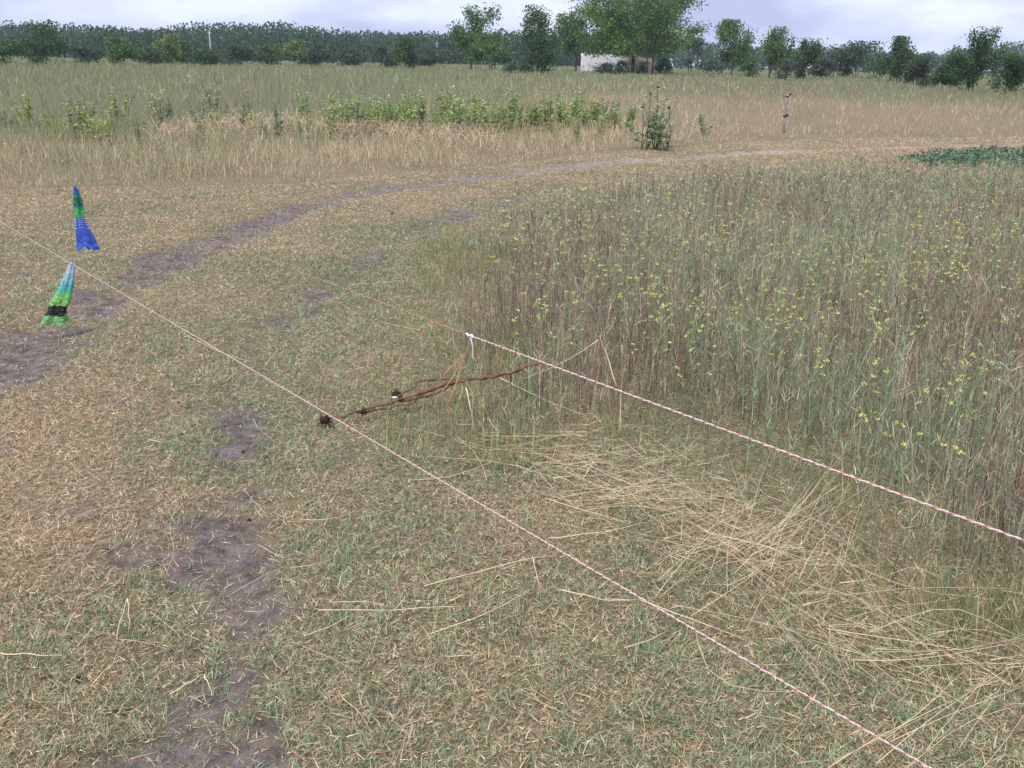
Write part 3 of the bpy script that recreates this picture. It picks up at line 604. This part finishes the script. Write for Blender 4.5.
# far wood, one mass
g = np.random.default_rng(99); S = Soup()
def wood(n, x0, x1, d0, d1, hfun, nf, pal):
    for i in range(n):
        px = x0 + (x1 - x0) * (i + g.uniform(-.8, .8)) / n; d = g.uniform(d0, d1); bx, by = at_dist(px, d); h = hfun(px) * d / FPX * g.uniform(.86, 1.03) * (.82 + .34 * float(vnoise(px / 70, 3.3, 5))) * (1.16 if g.random() < .06 else 1); w_ = h * g.uniform(.34, .5)
        P = rand_dir(nf, g) * (g.random((nf, 1)) ** .35) * np.array([w_, w_, h * .5]) + [bx, by, h * .5]
        A = rand_dir(nf, g) * d * .0013 * g.uniform(.6, 1.3, (nf, 1)); B = unit(np.cross(A, rand_dir(nf, g))) * np.linalg.norm(A, axis=1, keepdims=True) * 1.4
        c = pick(pal, np.ones(len(pal)), nf, g, .1) * g.uniform(.68, 1.28); S.add(*quads(P, A, B, c))
        V, T = tube([[bx, by, 0], [bx, by, h * .6]], [.25, .12], 4, False); S.add(V, T, srgb(66, 60, 56))
W1 = [(64, 96, 66), (56, 86, 62), (76, 106, 72), (58, 88, 68)]
wood(300, -260, 620, 300, 420, lambda x: 37 - 3 * sstep(0, 250, x) * 1.0 - 3 * sstep(250, 480, x), 330, W1)
wood(160, 560, 1300, 420, 560, lambda x: 26 - 3 * sstep(700, 900, x) + 9 * sstep(930, 1000, x), 240, W1)
link('far_wood', S.mesh('far_wood', M_WOODS), kind='stuff', label='dark bluish green wood along the horizon', category='wood')

# ------------------------------------------------------------------ ruined white house behind the broad tree
DW = 178.0
x0, _ = at_dist(583, DW); x1, _ = at_dist(627, DW); x2, _ = at_dist(656, DW)
M_PLASTER = noisy('flaking_white_plaster', (150, 136, 128), (218, 216, 222), 1.3, .9, .3, .36, .5)
M_MUD = noisy('bare_clay_wall', (126, 110, 98), (158, 140, 124), 1.4, .95, .4)
r = link('ruined_house', None, label='low roofless ruined house with flaking white plaster behind the broad tree', category='house'); r.location = (x0, DW, 0)
def jag_wall(name, mat, xa, xb, ya, yb, h0, h1, seed, lab=None):
    g = np.random.default_rng(seed); n = 24; S = Soup(); ts = np.linspace(0, 1, n)
    hs = h0 + (h1 - h0) * ts + g.normal(0, .14, n)
    dx, dy = xb - xa, yb - ya; l = math.hypot(dx, dy); nx_, ny_ = -dy / l * .22, dx / l * .22
    V = []; T = []
    for t, h in zip(ts, hs):
        px_, py_ = xa + dx * t, ya + dy * t; V += [[px_ - nx_, py_ - ny_, -.1], [px_ + nx_, py_ + ny_, -.1], [px_ + nx_, py_ + ny_, h], [px_ - nx_, py_ - ny_, h]]
    for i in range(n - 1):
        a, b = i * 4, i * 4 + 4
        for k in range(4): T += [[a + k, b + k, b + (k + 1) % 4], [a + k, b + (k + 1) % 4, a + (k + 1) % 4]]
    e = (n - 1) * 4; T += [[0, 1, 2], [0, 2, 3], [e, e + 2, e + 1], [e, e + 3, e + 2]]
    o = link(name, np_mesh(name, V, T, mat), r)
    if lab: o['label'] = lab
w1, w2 = x1 - x0, x2 - x0
jag_wall('front_wall', M_PLASTER, 0, w1, 0, .6, 3.1, 3.1, 1, 'flaking white plastered front wall')
jag_wall('side_wall', M_MUD, w1 + .45, w2, .7, 1.4, 2.7, 1.9, 2, 'bare tan clay wall at the right')
jag_wall('back_wall', M_MUD, .3, w2, 5.2, 6.0, 3.0, 2.6, 3); jag_wall('end_wall', M_PLASTER, -.1, .2, .6, 4.9, 3.0, 2.8, 4)

# white poles in front of the far wood
def pole(px, by, ty, d, label):
    x_, y_ = at_dist(px, d); h = (by - ty) * d / FPX + .8; r = link('utility_pole', None, label=label, category='pole', group='white poles before the far wood'); r.location = (x_, y_, 0)
    mt = M_POLE; V, T = tube([[0, 0, -.3], [0, 0, h * .5], [0, 0, h]], [.13, .11, .09], 8); link('post', np_mesh('post', V, T, mt, None, True), r)
    V, T = box_vt(-.45, .45, -.05, .05, h - .5, h - .4); link('crossarm', np_mesh('crossarm', V, T, mt), r)
M_POLE = noisy('pale_concrete', (176, 174, 172), (214, 212, 208), 3, .85, .1)
pole(211, 58, 31, 240, 'pale pole rising before the wood at the left'); pole(437, 60, 40, 280, 'short pale pole before the wood left of the ragged tree')

# weathered stake in the dry grass on the right
P = at(783, 133); d = P[1]; h = 37 * d / FPX
M_STAKE = noisy('grey_weathered_wood', (112, 104, 100), (160, 150, 142), 18, .9, .5)
r = link('wooden_stake', None, label='lone grey wooden stake in the pinkish dry grass', category='stake'); r.location = P; r.rotation_euler = (0, .03, .4)
V, T = tube([[0, 0, -.25], [.01, 0, h * .3], [-.015, .01, h * .65], [.01, 0, h]], [.036, .034, .034, .034], 7); link('post', np_mesh('post', V, T, M_STAKE, None, True), r)
V, T = tube([[-.02, 0, h - .10], [.06, .02, h - .03], [.13, .03, h - .01]], [.045, .035, .02], 6); link('top_wrap', np_mesh('top_wrap', V, T, M_CLOD, None, True), r)
V, T = tube([[-.03, 0, h * .42], [.08, .0, h * .46]], [.045, .03], 6); link('wire_clip', np_mesh('wire_clip', V, T, M_CLOD, None, True), r)

# ------------------------------------------------------------------ two strand rope fence
HU, HL = 0.90, 0.42
U_A, U_B = at(75, 187, HU), at(1024, 540, HU)
L_A, L_B = at(72, 264, HL), at(930, 768, HL)
udir = unit(U_B - U_A); ldir = unit(L_B - L_A)
knot = at(470, 335.5, HU)
M_RED = noisy('faded_red_strand', (186, 130, 130), (206, 152, 150), 60, .6, .2); M_WHT = noisy('pale_strand', (206, 190, 190), (232, 220, 222), 60, .6, .2)
M_ORA = noisy('orange_twine', (186, 132, 108), (206, 150, 124), 60, .7, .2); M_KNOT = noisy('white_knot', (206, 192, 190), (228, 216, 214), 60, .7, .2)
def rope(name, label, A, B, sag, r0, pitch, mats):
    A, B = np.asarray(A, float), np.asarray(B, float); Ln = np.linalg.norm(B - A); n = int(Ln / pitch * 8) + 2
    t = np.linspace(0, 1, n); C = A + (B - A) * t[:, None]; C[:, 2] -= sag * 4 * t * (1 - t); u = unit(B - A); s = unit(np.cross(u, [0, 0, 1.])); z = np.cross(s, u)
    root = link(name, None, label=label, category='rope'); root.empty_display_size = .1
    C0 = C[0].copy(); root.location = C0
    for k, (pn, mt) in enumerate(mats):
        ph = 2 * np.pi * (t * Ln / pitch) + k * 2 * np.pi / len(mats)
        Q = C - C0 + r0 * (np.cos(ph)[:, None] * s + np.sin(ph)[:, None] * z)
        V, T = tube(Q, r0 * 1.05, 5); link(pn, np_mesh(pn, V, T, mt, None, True), root)
    return root
U_far = U_A - udir * 3.4; L_far = L_A - ldir * 3.6
U_end = U_B + udir * .30; L_end = L_B + ldir * .33
rope('striped_rope', 'red and white twisted rope, upper strand of the fence at the right', knot, U_end, .0, .00115, .03, [('white_strand', M_WHT), ('red_strand', M_RED)])
rope('orange_twine', 'thin orange twine, upper strand of the fence left of the white knot', U_far, knot, .0, .00055, .04, [('twine_strand', M_ORA), ('twine_strand', M_ORA)])
rope('pink_rope', 'pale pink twisted rope, lower strand of the fence', L_far, L_end, .0, .00115, .03, [('white_strand', M_WHT), ('red_strand', M_RED)])
# white knot with hanging tail, orange frayed end
V, T = tube([knot + udir * s + [0, 0, .003 * math.sin(s * 300)] for s in np.linspace(-.022, .022, 7)], [.0015, .003, .004, .0034, .004, .003, .0015], 7)
r = link('rope_knot', None, label='white knot with a short tail joining the orange twine to the striped rope', category='knot'); r.location = knot
link('knot', np_mesh('knot', V - knot, T, M_KNOT, None, True), r)
V, T = tube(np.array([[0, 0, 0], [.008, .0, -.03], [.006, .004, -.06], [.016, .0, -.07]]), [.002, .002, .0018, .0014], 5); link('tail', np_mesh('tail', V, T, M_KNOT, None, True), r)
g = np.random.default_rng(3); r = link('orange_frayed_twine', None, label='frayed orange twine end dangling below the white knot', category='twine'); r.location = knot
for k in range(4):
    e = np.array([-.085 + g.normal(0, .012), g.normal(-.02, .015), -.195 + g.normal(0, .02)]); V, T = tube([[0, 0, -.005], [-.012, 0, -.05 + g.normal(0, .004)], e * [.55, .6, .6] + g.normal(0, .01, 3), e], [.0003, .0004, .0016, .0006], 4); link('fibre', np_mesh('fibre', V, T, M_ORA, None, True), r)

# the stakes that carry the strands, beyond the frame
for (pu, pl_, lab) in ((U_far, L_far, 'grey stake carrying the rope fence past the left edge'), (U_end, L_end, 'grey stake carrying the rope fence past the right edge')):
    m_ = (pu + pl_) / 2; r = link('fence_stake', None, label=lab, category='stake', group='fence stakes'); r.location = (m_[0], m_[1], 0)
    V, T = tube([[0, 0, -.3], [pl_[0] - m_[0], pl_[1] - m_[1], HL], [pu[0] - m_[0], pu[1] - m_[1], HU], [(pu[0] - m_[0]) * 1.15, (pu[1] - m_[1]) * 1.15, 1.0]], [.022, .02, .019, .018], 8); link('post', np_mesh('post', V, T, M_STAKE, None, True), r)
    for q in (pu, pl_):
        V, T = tube([q - [m_[0], m_[1], 0] + [0, 0, -.006], q - [m_[0], m_[1], 0] + [0, 0, .006]], [.0225, .0225], 9); link('rope_wrap', np_mesh('rope_wrap', V, T, M_KNOT, None, True), r)

# ------------------------------------------------------------------ plastic bags tied to the strands
def plastic(name, stops, rough=.35, transl=.35, axis_='Z', wob=.02):
    m, N, L = mat_new(name); out = N.new('ShaderNodeOutputMaterial'); a = N.new('ShaderNodeAttribute'); a.attribute_name = 'run'
    no = N.new('ShaderNodeTexNoise'); no.inputs['Scale'].default_value = 30; tcn = N.new('ShaderNodeTexCoord'); L.new(tcn.outputs['Object'], no.inputs['Vector'])
    ad = N.new('ShaderNodeMath'); ad.operation = 'MULTIPLY_ADD'; L.new(no.outputs['Fac'], ad.inputs[0]); ad.inputs[1].default_value = wob; L.new(a.outputs['Fac'], ad.inputs[2])
    rp = N.new('ShaderNodeValToRGB'); e = rp.color_ramp.elements
    while len(e) < len(stops): e.new(.5)
    for i, (p, c) in enumerate(stops): e[i].position = p; e[i].color = (*srgb(*c), 1)
    L.new(ad.outputs[0], rp.inputs['Fac']); pb = N.new('ShaderNodeBsdfPrincipled'); pb.inputs['Roughness'].default_value = rough
    L.new(rp.outputs['Color'], pb.inputs['Base Color']); tr = N.new('ShaderNodeBsdfTranslucent'); L.new(rp.outputs['Color'], tr.inputs['Color'])
    bp = N.new('ShaderNodeBump'); bp.inputs['Strength'].default_value = .5; bp.inputs['Distance'].default_value = .01; L.new(no.outputs['Fac'], bp.inputs['Height']); L.new(bp.outputs['Normal'], pb.inputs['Normal'])
    ms = N.new('ShaderNodeMixShader'); ms.inputs[0].default_value = transl; L.new(pb.outputs[0], ms.inputs[1]); L.new(tr.outputs[0], ms.inputs[2]); L.new(ms.outputs[0], out.inputs['Surface']); return m
def bag_part(name, mat, spine, wid, thick, t0, t1, parent, seed, n=26, sides=36, fold=.16, flip=0):
    """a pleated sleeve round a hanging spine, from t0 to t1 of its length"""
    g = np.random.default_rng(seed); S_ = np.asarray(spine, float); ts = np.linspace(t0, t1, n); k = np.linspace(0, 1, len(S_)); V = []; run = []
    a = np.arange(sides) * 2 * np.pi / sides; ph = g.uniform(0, 6.28, 4)
    vdir = unit(np.array([S_[0][0] * 0 + at(72, 264, HL)[0], at(72, 264, HL)[1], 0])); acr = np.array([vdir[1], -vdir[0], 0])
    for t in ts:
        c = np.array([np.interp(t, k, S_[:, j]) for j in range(3)]); w = np.interp(t, wid[0], wid[1]); th = np.interp(t, thick[0], thick[1])
        rr = 1 + fold * (np.sin(5 * a + ph[0] + 2 * t) + .6 * np.sin(9 * a + ph[1] - 3 * t) + .4 * np.sin(3 * a + ph[2]))
        V.append(c + (np.cos(a) * rr * w)[:, None] * acr + (np.sin(a) * rr * th)[:, None] * vdir + np.array([0, 0, 1.]) * (.012 * np.sin(3 * a + ph[3]) * (t / 1.0) ** 3)[:, None]); run.append(np.full(sides, t))
    V = [v + g.normal(0, 1, v.shape) * .0022 * min(1, (.15 + i / n)) for i, v in enumerate(V)]
    T = []
    for i in range(n - 1):
        for q in range(sides): b, c_ = i * sides + q, i * sides + (q + 1) % sides; T += [[b, c_, c_ + sides], [b, c_ + sides, b + sides]]
    return link(name, np_mesh(name, np.concatenate(V), T, mat, None, True, {'run': np.concatenate(run)}), parent)
# blue bag on the upper strand
bu = U_A; sc = np.linalg.norm(bu[:2]) / FPX * 1.02
r = link('blue_plastic_bag', None, label='blue plastic bag with a twisted green neck hung from the upper twine', category='plastic bag'); r.location = bu
vd = unit(np.array([bu[0], bu[1], 0])); ac = np.array([vd[1], -vd[0], 0])
def pxs(base, L): return [ac * (dx * sc) + np.array([0, 0, -dy * sc]) for dx, dy in L]
spn = pxs(bu, [(0, -1), (.8, 8), (.8, 17), (1, 26), (2, 35), (4, 45), (5, 55)])
wd_ = ([0, .1, .3, .5, .56, .75, 1], [1.2 * sc, 2.2 * sc, 3.2 * sc, 3.6 * sc, 4.2 * sc, 6.4 * sc, 8.4 * sc]); th_ = ([0, .3, .55, 1], [1.2 * sc, 2 * sc, 3 * sc, 5 * sc])
bag_part('neck', plastic('green_blue_film', [(0, (70, 110, 200)), (.1, (64, 118, 190)), (.2, (52, 140, 100)), (.32, (44, 120, 120)), (.40, (96, 196, 120)), (.5, (88, 190, 120))]), spn, wd_, th_, 0, .52, r, 1, fold=.22)
b_ = bag_part('body', plastic('blue_film', [(0, (70, 98, 204)), (.7, (74, 104, 206)), (.85, (62, 90, 194)), (1, (76, 110, 210))], .3, .25), spn, wd_, th_, .52, 1.0, r, 2, fold=.12)
mw = plastic('white_print', [(0, (200, 210, 235)), (1, (200, 210, 235))])
for t in (.53, .56, .59, .63, .68):
    wq = ([0, .1, .3, .5, .56, .75, 1], [v * 1.02 for v in wd_[1]]); o = bag_part('white_stripe', mw, spn, ([0, .1, .3, .5, .56, .75, 1], [v + .0012 for v in wd_[1]]), ([0, .3, .55, 1], [v + .0012 for v in th_[1]]), t, t + .009, b_, 2, n=3, fold=.12)
def tie(parent, mat, rad):
    a = np.linspace(0, 2 * np.pi * 2.2, 30); s_ = unit(np.cross(udir, [0, 0, 1.]))
    P = rad * (np.cos(a)[:, None] * s_ + np.sin(a)[:, None] * np.array([0, 0, 1.])) + udir * ((a / 14 - .5) * .018)[:, None]
    V, T = tube(P, rad * .62, 6); link('tie_knot', np_mesh('tie_knot', V, T, mat, None, True), parent)
tie(r, plastic('blue_tie', [(0, (90, 128, 206)), (1, (90, 128, 206))]), .0065)
# green bag on the lower strand
bl = L_A; sc = np.linalg.norm(bl[:2]) / FPX * 1.02
r = link('green_plastic_bag', None, label='green plastic bag with a black band hung from the lower pink rope', category='plastic bag'); r.location = bl
spn = pxs(bl, [(0, -1), (-2, 7), (-6, 18), (-11, 29), (-16, 39), (-19, 47), (-21, 54)])
wd_ = ([0, .08, .3, .45, .6, .72, .81, .88, 1], [v * sc for v in (1.5, 2.6, 5, 7, 8.8, 7.6, 8.6, 9.5, 10.5)]); th_ = ([0, .3, .6, 1], [1.5 * sc, 3 * sc, 5 * sc, 5 * sc])
bag_part('neck', plastic('white_cyan_film', [(0, (176, 190, 214)), (.15, (190, 200, 212)), (.28, (150, 205, 214)), (.40, (96, 190, 190)), (.46, (120, 200, 120))], .35, .4), spn, wd_, th_, 0, .42, r, 5, fold=.14)
bag_part('body', plastic('lime_film', [(0, (110, 196, 150)), (.46, (128, 204, 150)), (.56, (150, 212, 116)), (1, (146, 210, 122))], .35, .4), spn, wd_, th_, .42, .63, r, 5, fold=.14)
bag_part('black_band', plastic('black_film', [(0, (26, 28, 32)), (1, (34, 36, 40))], .4, .02), spn, wd_, th_, .63, .81, r, 5, fold=.14)
bag_part('hem', plastic('pale_green_film', [(0, (140, 210, 130)), (.9, (146, 212, 138)), (1, (164, 218, 158))], .35, .4), spn, wd_, th_, .81, 1.0, r, 5, fold=.2)

tie(r, plastic('pale_tie', [(0, (186, 198, 214)), (1, (186, 198, 214))]), .0065)
# ------------------------------------------------------------------ dead branch on the ground
def gp(px, py, z): p = at(px, py, z); return p
r = link('dead_branch', None, label='broken brown branch with dark root clods lying from the grass into the weeds', category='branch'); r.location = gp(325, 420, 0)
o0 = np.array(r.location)
main = [gp(326, 420, .03), gp(350, 414, .05), gp(375, 407, .06), gp(400, 400, .08), (gp(425, 391, .10)), gp(445, 384, .12), gp(462, 380, .14), gp(492, 376, .17), gp(515, 371, .22), gp(541, 362, .28)]
def smooth_path(P, n, jit=0, g=None):
    P = np.asarray(P); t = np.linspace(0, 1, len(P)); u = np.linspace(0, 1, n); Q = np.stack([np.interp(u, t, P[:, k]) for k in range(3)], 1)
    Q[1:-1] = (Q[:-2] + 2 * Q[1:-1] + Q[2:]) / 4
    return Q + (g.normal(0, jit, Q.shape) if jit else 0)
g = np.random.default_rng(6); Q = smooth_path(main, 40, .0038, g); rd = np.interp(np.linspace(0, 1, 40), [0, .3, .5, .7, 1], [.006, .007, .012, .010, .006]) * g.uniform(.7, 1.35, 40)
V, T = tube(Q - o0, rd, 7); link('main_stem', np_mesh('main_stem', V, T, M_BROWN, None, True), r)
for pts, ra in (([(400, 401, .06), (425, 397, .05), (441, 391, .06), (455, 383, .12)], .008), ([(398, 397, .1), (418, 384, .12), (436, 379, .13), (462, 379, .14)], .004), ([(416, 381, .13), (440, 378, .14), (470, 379, .15)], .004), ([(510, 371, .2), (511, 378, .15), (510, 384, .1)], .005), ([(352, 412, .05), (380, 410, .04), (415, 402, .03)], .004)):
    P = smooth_path([gp(*p) for p in pts], 12, .003, g); V, T = tube(P - o0, np.linspace(ra, ra * .5, 12), 6); link('side_twig', np_mesh('side_twig', V, T, M_BROWN, None, True), r)
def clod(c, rad, seed, parent, mat, name='root_clod', nth=26):
    g = np.random.default_rng(seed); S = Soup(); nu, nv = 14, 10; V = []
    for j in range(nv + 1):
        for i in range(nu):
            th, ph = math.pi * j / nv, 2 * math.pi * i / nu; dv = np.array([math.sin(th) * math.cos(ph), math.sin(th) * math.sin(ph), math.cos(th)])
            V.append(c + dv * rad * (1 + .45 * (vnoise(dv[0] * 3 + seed, dv[1] * 3 + dv[2] * 2.3, seed) - .5)) * [1.1, 1, .8])
    T = []
    for j in range(nv):
        for i in range(nu): a, b = j * nu + i, j * nu + (i + 1) % nu; T += [[a, a + nu, b + nu], [a, b + nu, b]]
    S.add(np.array(V), T, srgb(60, 40, 34))
    for k in range(nth):
        dv = rand_dir(1, g)[0]; V2, T2 = tube([c + dv * rad * .8, c + dv * rad * 1.3 + g.normal(0, rad * .15, 3), c + dv * rad * 1.6 + g.normal(0, rad * .3, 3)], [.0022, .0015, .0008], 4, False); S.add(V2, T2, srgb(80, 56, 46))
    link(name, S.mesh(name, mat), parent)
clod(gp(325, 420, .03) - o0, .023, 1, r, M_CLOD); clod(gp(397, 395, .09) - o0, .022, 2, r, M_CLOD); clod(gp(363, 412, .05) - o0, .013, 3, r, M_CLOD)
V, T = tube([gp(399, 396, .11) - o0 + [-.03, -.02, 0], gp(399, 396, .11) - o0 + [-.022, -.025, .0], gp(399, 396, .11) - o0 + [-.004, -.03, .005]], [.003, .006, .003], 6); link('pale_root_tip', np_mesh('pale_root_tip', V, T, M_KNOT, None, True), r)

# ------------------------------------------------------------------ pale stalks
def stalk_mesh(P, ra, mat, g, n=10, name='dry_stalk'):
    P = np.asarray(P); t = np.linspace(0, 1, len(P)); u = np.linspace(0, 1, n); Q = np.stack([np.interp(u, t, P[:, k]) for k in range(3)], 1); Q[1:-1] += g.normal(0, .003, (n - 2, 3)) ; Q[1:-1] = (Q[:-2] + 2 * Q[1:-1] + Q[2:]) / 4
    V, T = tube(Q - P[0], np.linspace(ra, ra * .5, n), 5); m_ = np_mesh(name, V, T, mat, None, True); return m_, P[0]
def stalk(pts, ra, label, name='dry_stalk', mat=None, group=None, g=np.random.default_rng(12)):
    m_, p0 = stalk_mesh([at(*p) for p in pts], ra, mat or M_STRAW, g); o = link(name, m_, label=label, category='stalk'); o.location = p0
    if group: o['group'] = group
    return o
stalk([(466, 388, .12), (470, 405, .08), (474, 430, .01)], .004, 'pale snapped stalk dropping from the dead branch to the grass')
stalk([(620, 436, .0), (621, 395, .2), (622, 345, .48)], .0035, 'tall pale bare stalk standing upright at the weed edge', 'standing_stalk')
stalk([(616, 385, .25), (605, 352, .38), (600, 335, .46)], .0025, 'thin pale twig leaning left against the tall upright stalk', 'standing_stalk')
stalk([(500, 378, .10), (540, 398, .06), (585, 415, .03)], .003, 'pale stalk running down from the branch into the straw')
stalk([(598, 340, .42), (560, 365, .25), (520, 380, .1)], .0025, 'slanting pale stalk leaning over the branch tip')
for pts, lab in [([(318, 610, .02), (400, 609, .03), (462, 606, .03)], 'long pale straw lying level in the middle foreground'),
                 ([(304, 636, .02), (330, 626, .02), (352, 614, .02)], 'curved pale straw lying below the long level straw'),
                 ([(424, 586, .02), (480, 572, .04), (520, 560, .05), (560, 555, .04)], 'long bent straw lying below the pink rope'),
                 ([(430, 634, .02), (490, 612, .03), (534, 588, .04)], 'slanting straw lying under the bent long straw'),
                 ([(532, 556, .05), (536, 572, .03), (540, 588, .01)], 'short pale straw crossing the end of the bent long straw'),
                 ([(117, 640, .0), (120, 620, .05), (127, 598, .09)], 'thin straw standing bent beside the near wheel track'),
                 ([(127, 598, .09), (130, 616, .05), (129, 632, .01)], 'second thin straw beside the near wheel track, folded downward'),
                 ([(170, 694, .01), (190, 682, .03), (205, 674, .03)], 'pale straw lying on the bare soil of the near track'),
                 ([(205, 674, .03), (208, 684, .02), (212, 696, .01)], 'short broken straw end on the near track soil'),
                 ([(0, 653, .02), (35, 654, .03), (66, 657, .02)], 'pale straw lying level at the left edge'),
                 ([(338, 690, .02), (358, 712, .02), (376, 735, .01)], 'brown straw slanting down in the bottom centre grass'),
                 ([(545, 498, .03), (590, 512, .04), (630, 524, .02)], 'straw slanting right above the pink rope'),
                 ([(548, 538, .02), (600, 533, .05), (645, 522, .04)], 'long straw rising right just above the pink rope'),
                 ([(557, 589, .03), (600, 598, .05), (632, 601, .03)], 'straw lying level just below the pink rope'),
                 ([(640, 600, .04), (690, 618, .05), (745, 640, .03)], 'straw slanting right beyond the pink rope'),
                 ([(420, 330, .02), (380, 322, .02)], 'pale straw lying in the mown grass near the orange twine'),
                 ([(350, 285, .02), (385, 282, .03), (420, 281, .02)], 'pale straw lying level in the far mown grass'),
                 ([(456, 436, .0), (474, 450, .04), (487, 480, .02)], 'bent straw left of the straw heap'),
                 ([(186, 335, .02), (215, 350, .03), (250, 362, .02)], 'pale straw left of the pink rope in the dry grass'),
                 ([(624, 648, .02), (650, 640, .03), (668, 630, .02)], 'short straw in the grass below the pink rope')]:
    stalk(pts, .0018, lab, mat=M_STRAW if 'brown' not in lab else M_STRAW2)
# straw heap along the foot of the weeds: every stalk is its own thing
g = np.random.default_rng(77); cnt = 0
def straw_heap(n, cx, cy, sx, sy, ang, dang, l0, l1, z0, z1, label, group):
    for i in range(n):
        x, y = g.normal(cx, sx), g.normal(cy, sy); a = math.radians(g.normal(ang, dang)); l = g.uniform(l0, l1) / 2
        za, zb_ = g.uniform(z0, z1), g.uniform(z0, z1); dx, dy = math.cos(a) * l, math.sin(a) * l
        kx, ky = g.normal(0, l * .13, 2); pts = [(x - dx, y - dy, za), (x + kx - ky, y + kx + ky, (za + zb_) / 2 + g.uniform(0, .05)), (x + dx, y + dy, zb_)]
        m_, p0 = stalk_mesh([at(*p) for p in pts], g.uniform(.0006, .0013), M_STRAW if g.random() < .55 else M_STRAW2, g, 6); o = link('dry_stalk', m_, label=label + (', left half' if x < cx else ', right half'), category='stalk', group=group); o.location = p0
straw_heap(28, 565, 450, 50, 14, 2, 14, 60, 150, .01, .10, 'dry straw in the loose heap below the upright stalk', 'straw heap below the upright stalk')
straw_heap(20, 650, 492, 45, 12, 8, 14, 90, 170, .02, .13, 'dry straw between the two straw heaps at the weed edge', 'straw joining the two heaps')
straw_heap(48, 738, 535, 52, 22, 0, 32, 70, 170, .02, .18, 'dry straw in the large tangled heap at the weed edge', 'large tangled straw heap')
straw_heap(26, 800, 520, 30, 22, -52, 16, 70, 140, .06, .26, 'dry straw sticking up from the right of the tangled heap', 'straw rising from the tangled heap')
straw_heap(18, 850, 640, 60, 30, 36, 9, 120, 240, .02, .14, 'long dry straw slanting down to the right of the tangled heap', 'slanting straw right of the heap')
straw_heap(15, 965, 645, 50, 26, 5, 9, 120, 230, .03, .16, 'dry straw lying level near the right edge', 'level straw at the right edge')
straw_heap(11, 960, 715, 45, 25, -38, 14, 110, 200, .02, .14, 'dry straw crossing at the bottom right corner', 'straw in the bottom right corner')
straw_heap(26, 640, 660, 190, 60, 10, 50, 25, 70, .005, .03, 'short straw scrap lying in the right foreground grass', 'straw scraps in the right foreground')
straw_heap(26, 200, 560, 120, 110, 5, 50, 20, 60, .005, .02, 'short straw scrap lying in the left foreground grass', 'straw scraps in the left foreground')

# clods, a scrap of litter and low herbs
def small_clod(px, py, rad, seed, label):
    p = at(px, py, .0); r = link('soil_clod', None, label=label, category='clod', group='dark soil clods'); r.location = p
    clod(np.zeros(3), rad, seed, r, M_CLOD, 'lump', 6)
for a in [(77, 679, .009, 21, 'dark clod in the grass left of the near wheel track'), (266, 457, .007, 22, 'dark clod right of the upper soil patch'), (243, 452, .006, 23, 'small dark clod above the near soil patch'), (116, 712, .008, 24, 'dark clod at the bottom left beside the track'), (249, 520, .006, 25, 'small dark clod on the near soil patch')]: small_clod(*a)
g = np.random.default_rng(4); p = at(471, 246, .03); Vl = []; Tl = []
for i in range(6):
    for j in range(5): Vl.append([(i / 5 - .5) * .10 + g.normal(0, .006), (j / 4 - .5) * .07 + g.normal(0, .006), .03 + g.normal(0, .016)])
for i in range(5):
    for j in range(4): a = i * 5 + j; Tl += [[a, a + 5, a + 6], [a, a + 6, a + 1]]
o = link('plastic_scrap', np_mesh('plastic_scrap', Vl, Tl, noisy('pale_blue_film', (176, 196, 216), (206, 218, 232), 20, .4, .2, transl=.3), None, True), label='crumpled pale blue plastic scrap at the left border of the weeds', category='litter'); o.location = p
for px, py, hp, v, lab in [(742, 412, 26, 9, 'low blue green leafy herb behind the middle of the striped rope'), (706, 392, 20, 10, 'blue green leafy herb left of the low herb behind the striped rope'), (830, 300, 24, 11, 'grey green leafy herb in the middle of the weed thicket'), (392, 216, 9, 10, 'low leafy tuft in the mown grass beside the far wheel track')]: leaf_plant(px, py, hp, v, lab, None, 'leafy_herb')
# loose fine straw under the heaps
g = np.random.default_rng(91); n = 1600; u = g.random(n); cx = np.interp(u, [0, .25, .6, .8, 1], [520, 620, 740, 880, 1040]) + g.normal(0, 45, n); cy = np.interp(u, [0, .25, .6, .8, 1], [440, 470, 540, 630, 690]) + g.normal(0, 20, n)
P = at(cx, cy); sp = Soup()
sp.add(*slivers(P[:, 0], P[:, 1], ground_z(P[:, 0], P[:, 1]) + g.uniform(.005, .07, n), g.uniform(.05, .22, n), g.uniform(1.25, 1.6, n), g.uniform(.0012, .0026, n), pick(PAL_D, [3, 1, 4, .3, 2, .2], n, g), g))
link('straw_litter', sp.mesh('straw_litter', M_GRASS), kind='stuff', label='fine broken straw strewn under the heaps at the weed edge', category='straw')
# ------------------------------------------------------------------ thin damp air
HZ = bpy.data.materials.new('damp_air'); HZ.use_nodes = True; HZ.node_tree.nodes.clear()
ho, hv = HZ.node_tree.nodes.new('ShaderNodeOutputMaterial'), HZ.node_tree.nodes.new('ShaderNodeVolumePrincipled')
hv.inputs['Color'].default_value = (.80, .86, 1.0, 1); hv.inputs['Density'].default_value = .00024; HZ.node_tree.links.new(hv.outputs[0], ho.inputs['Volume'])
V, T = box_vt(-2600, 2600, -700, 3000, -1.2, 40)
link('haze', np_mesh('haze', V, T, HZ), kind='stuff', label='thin pale bluish haze over the fields', category='haze')
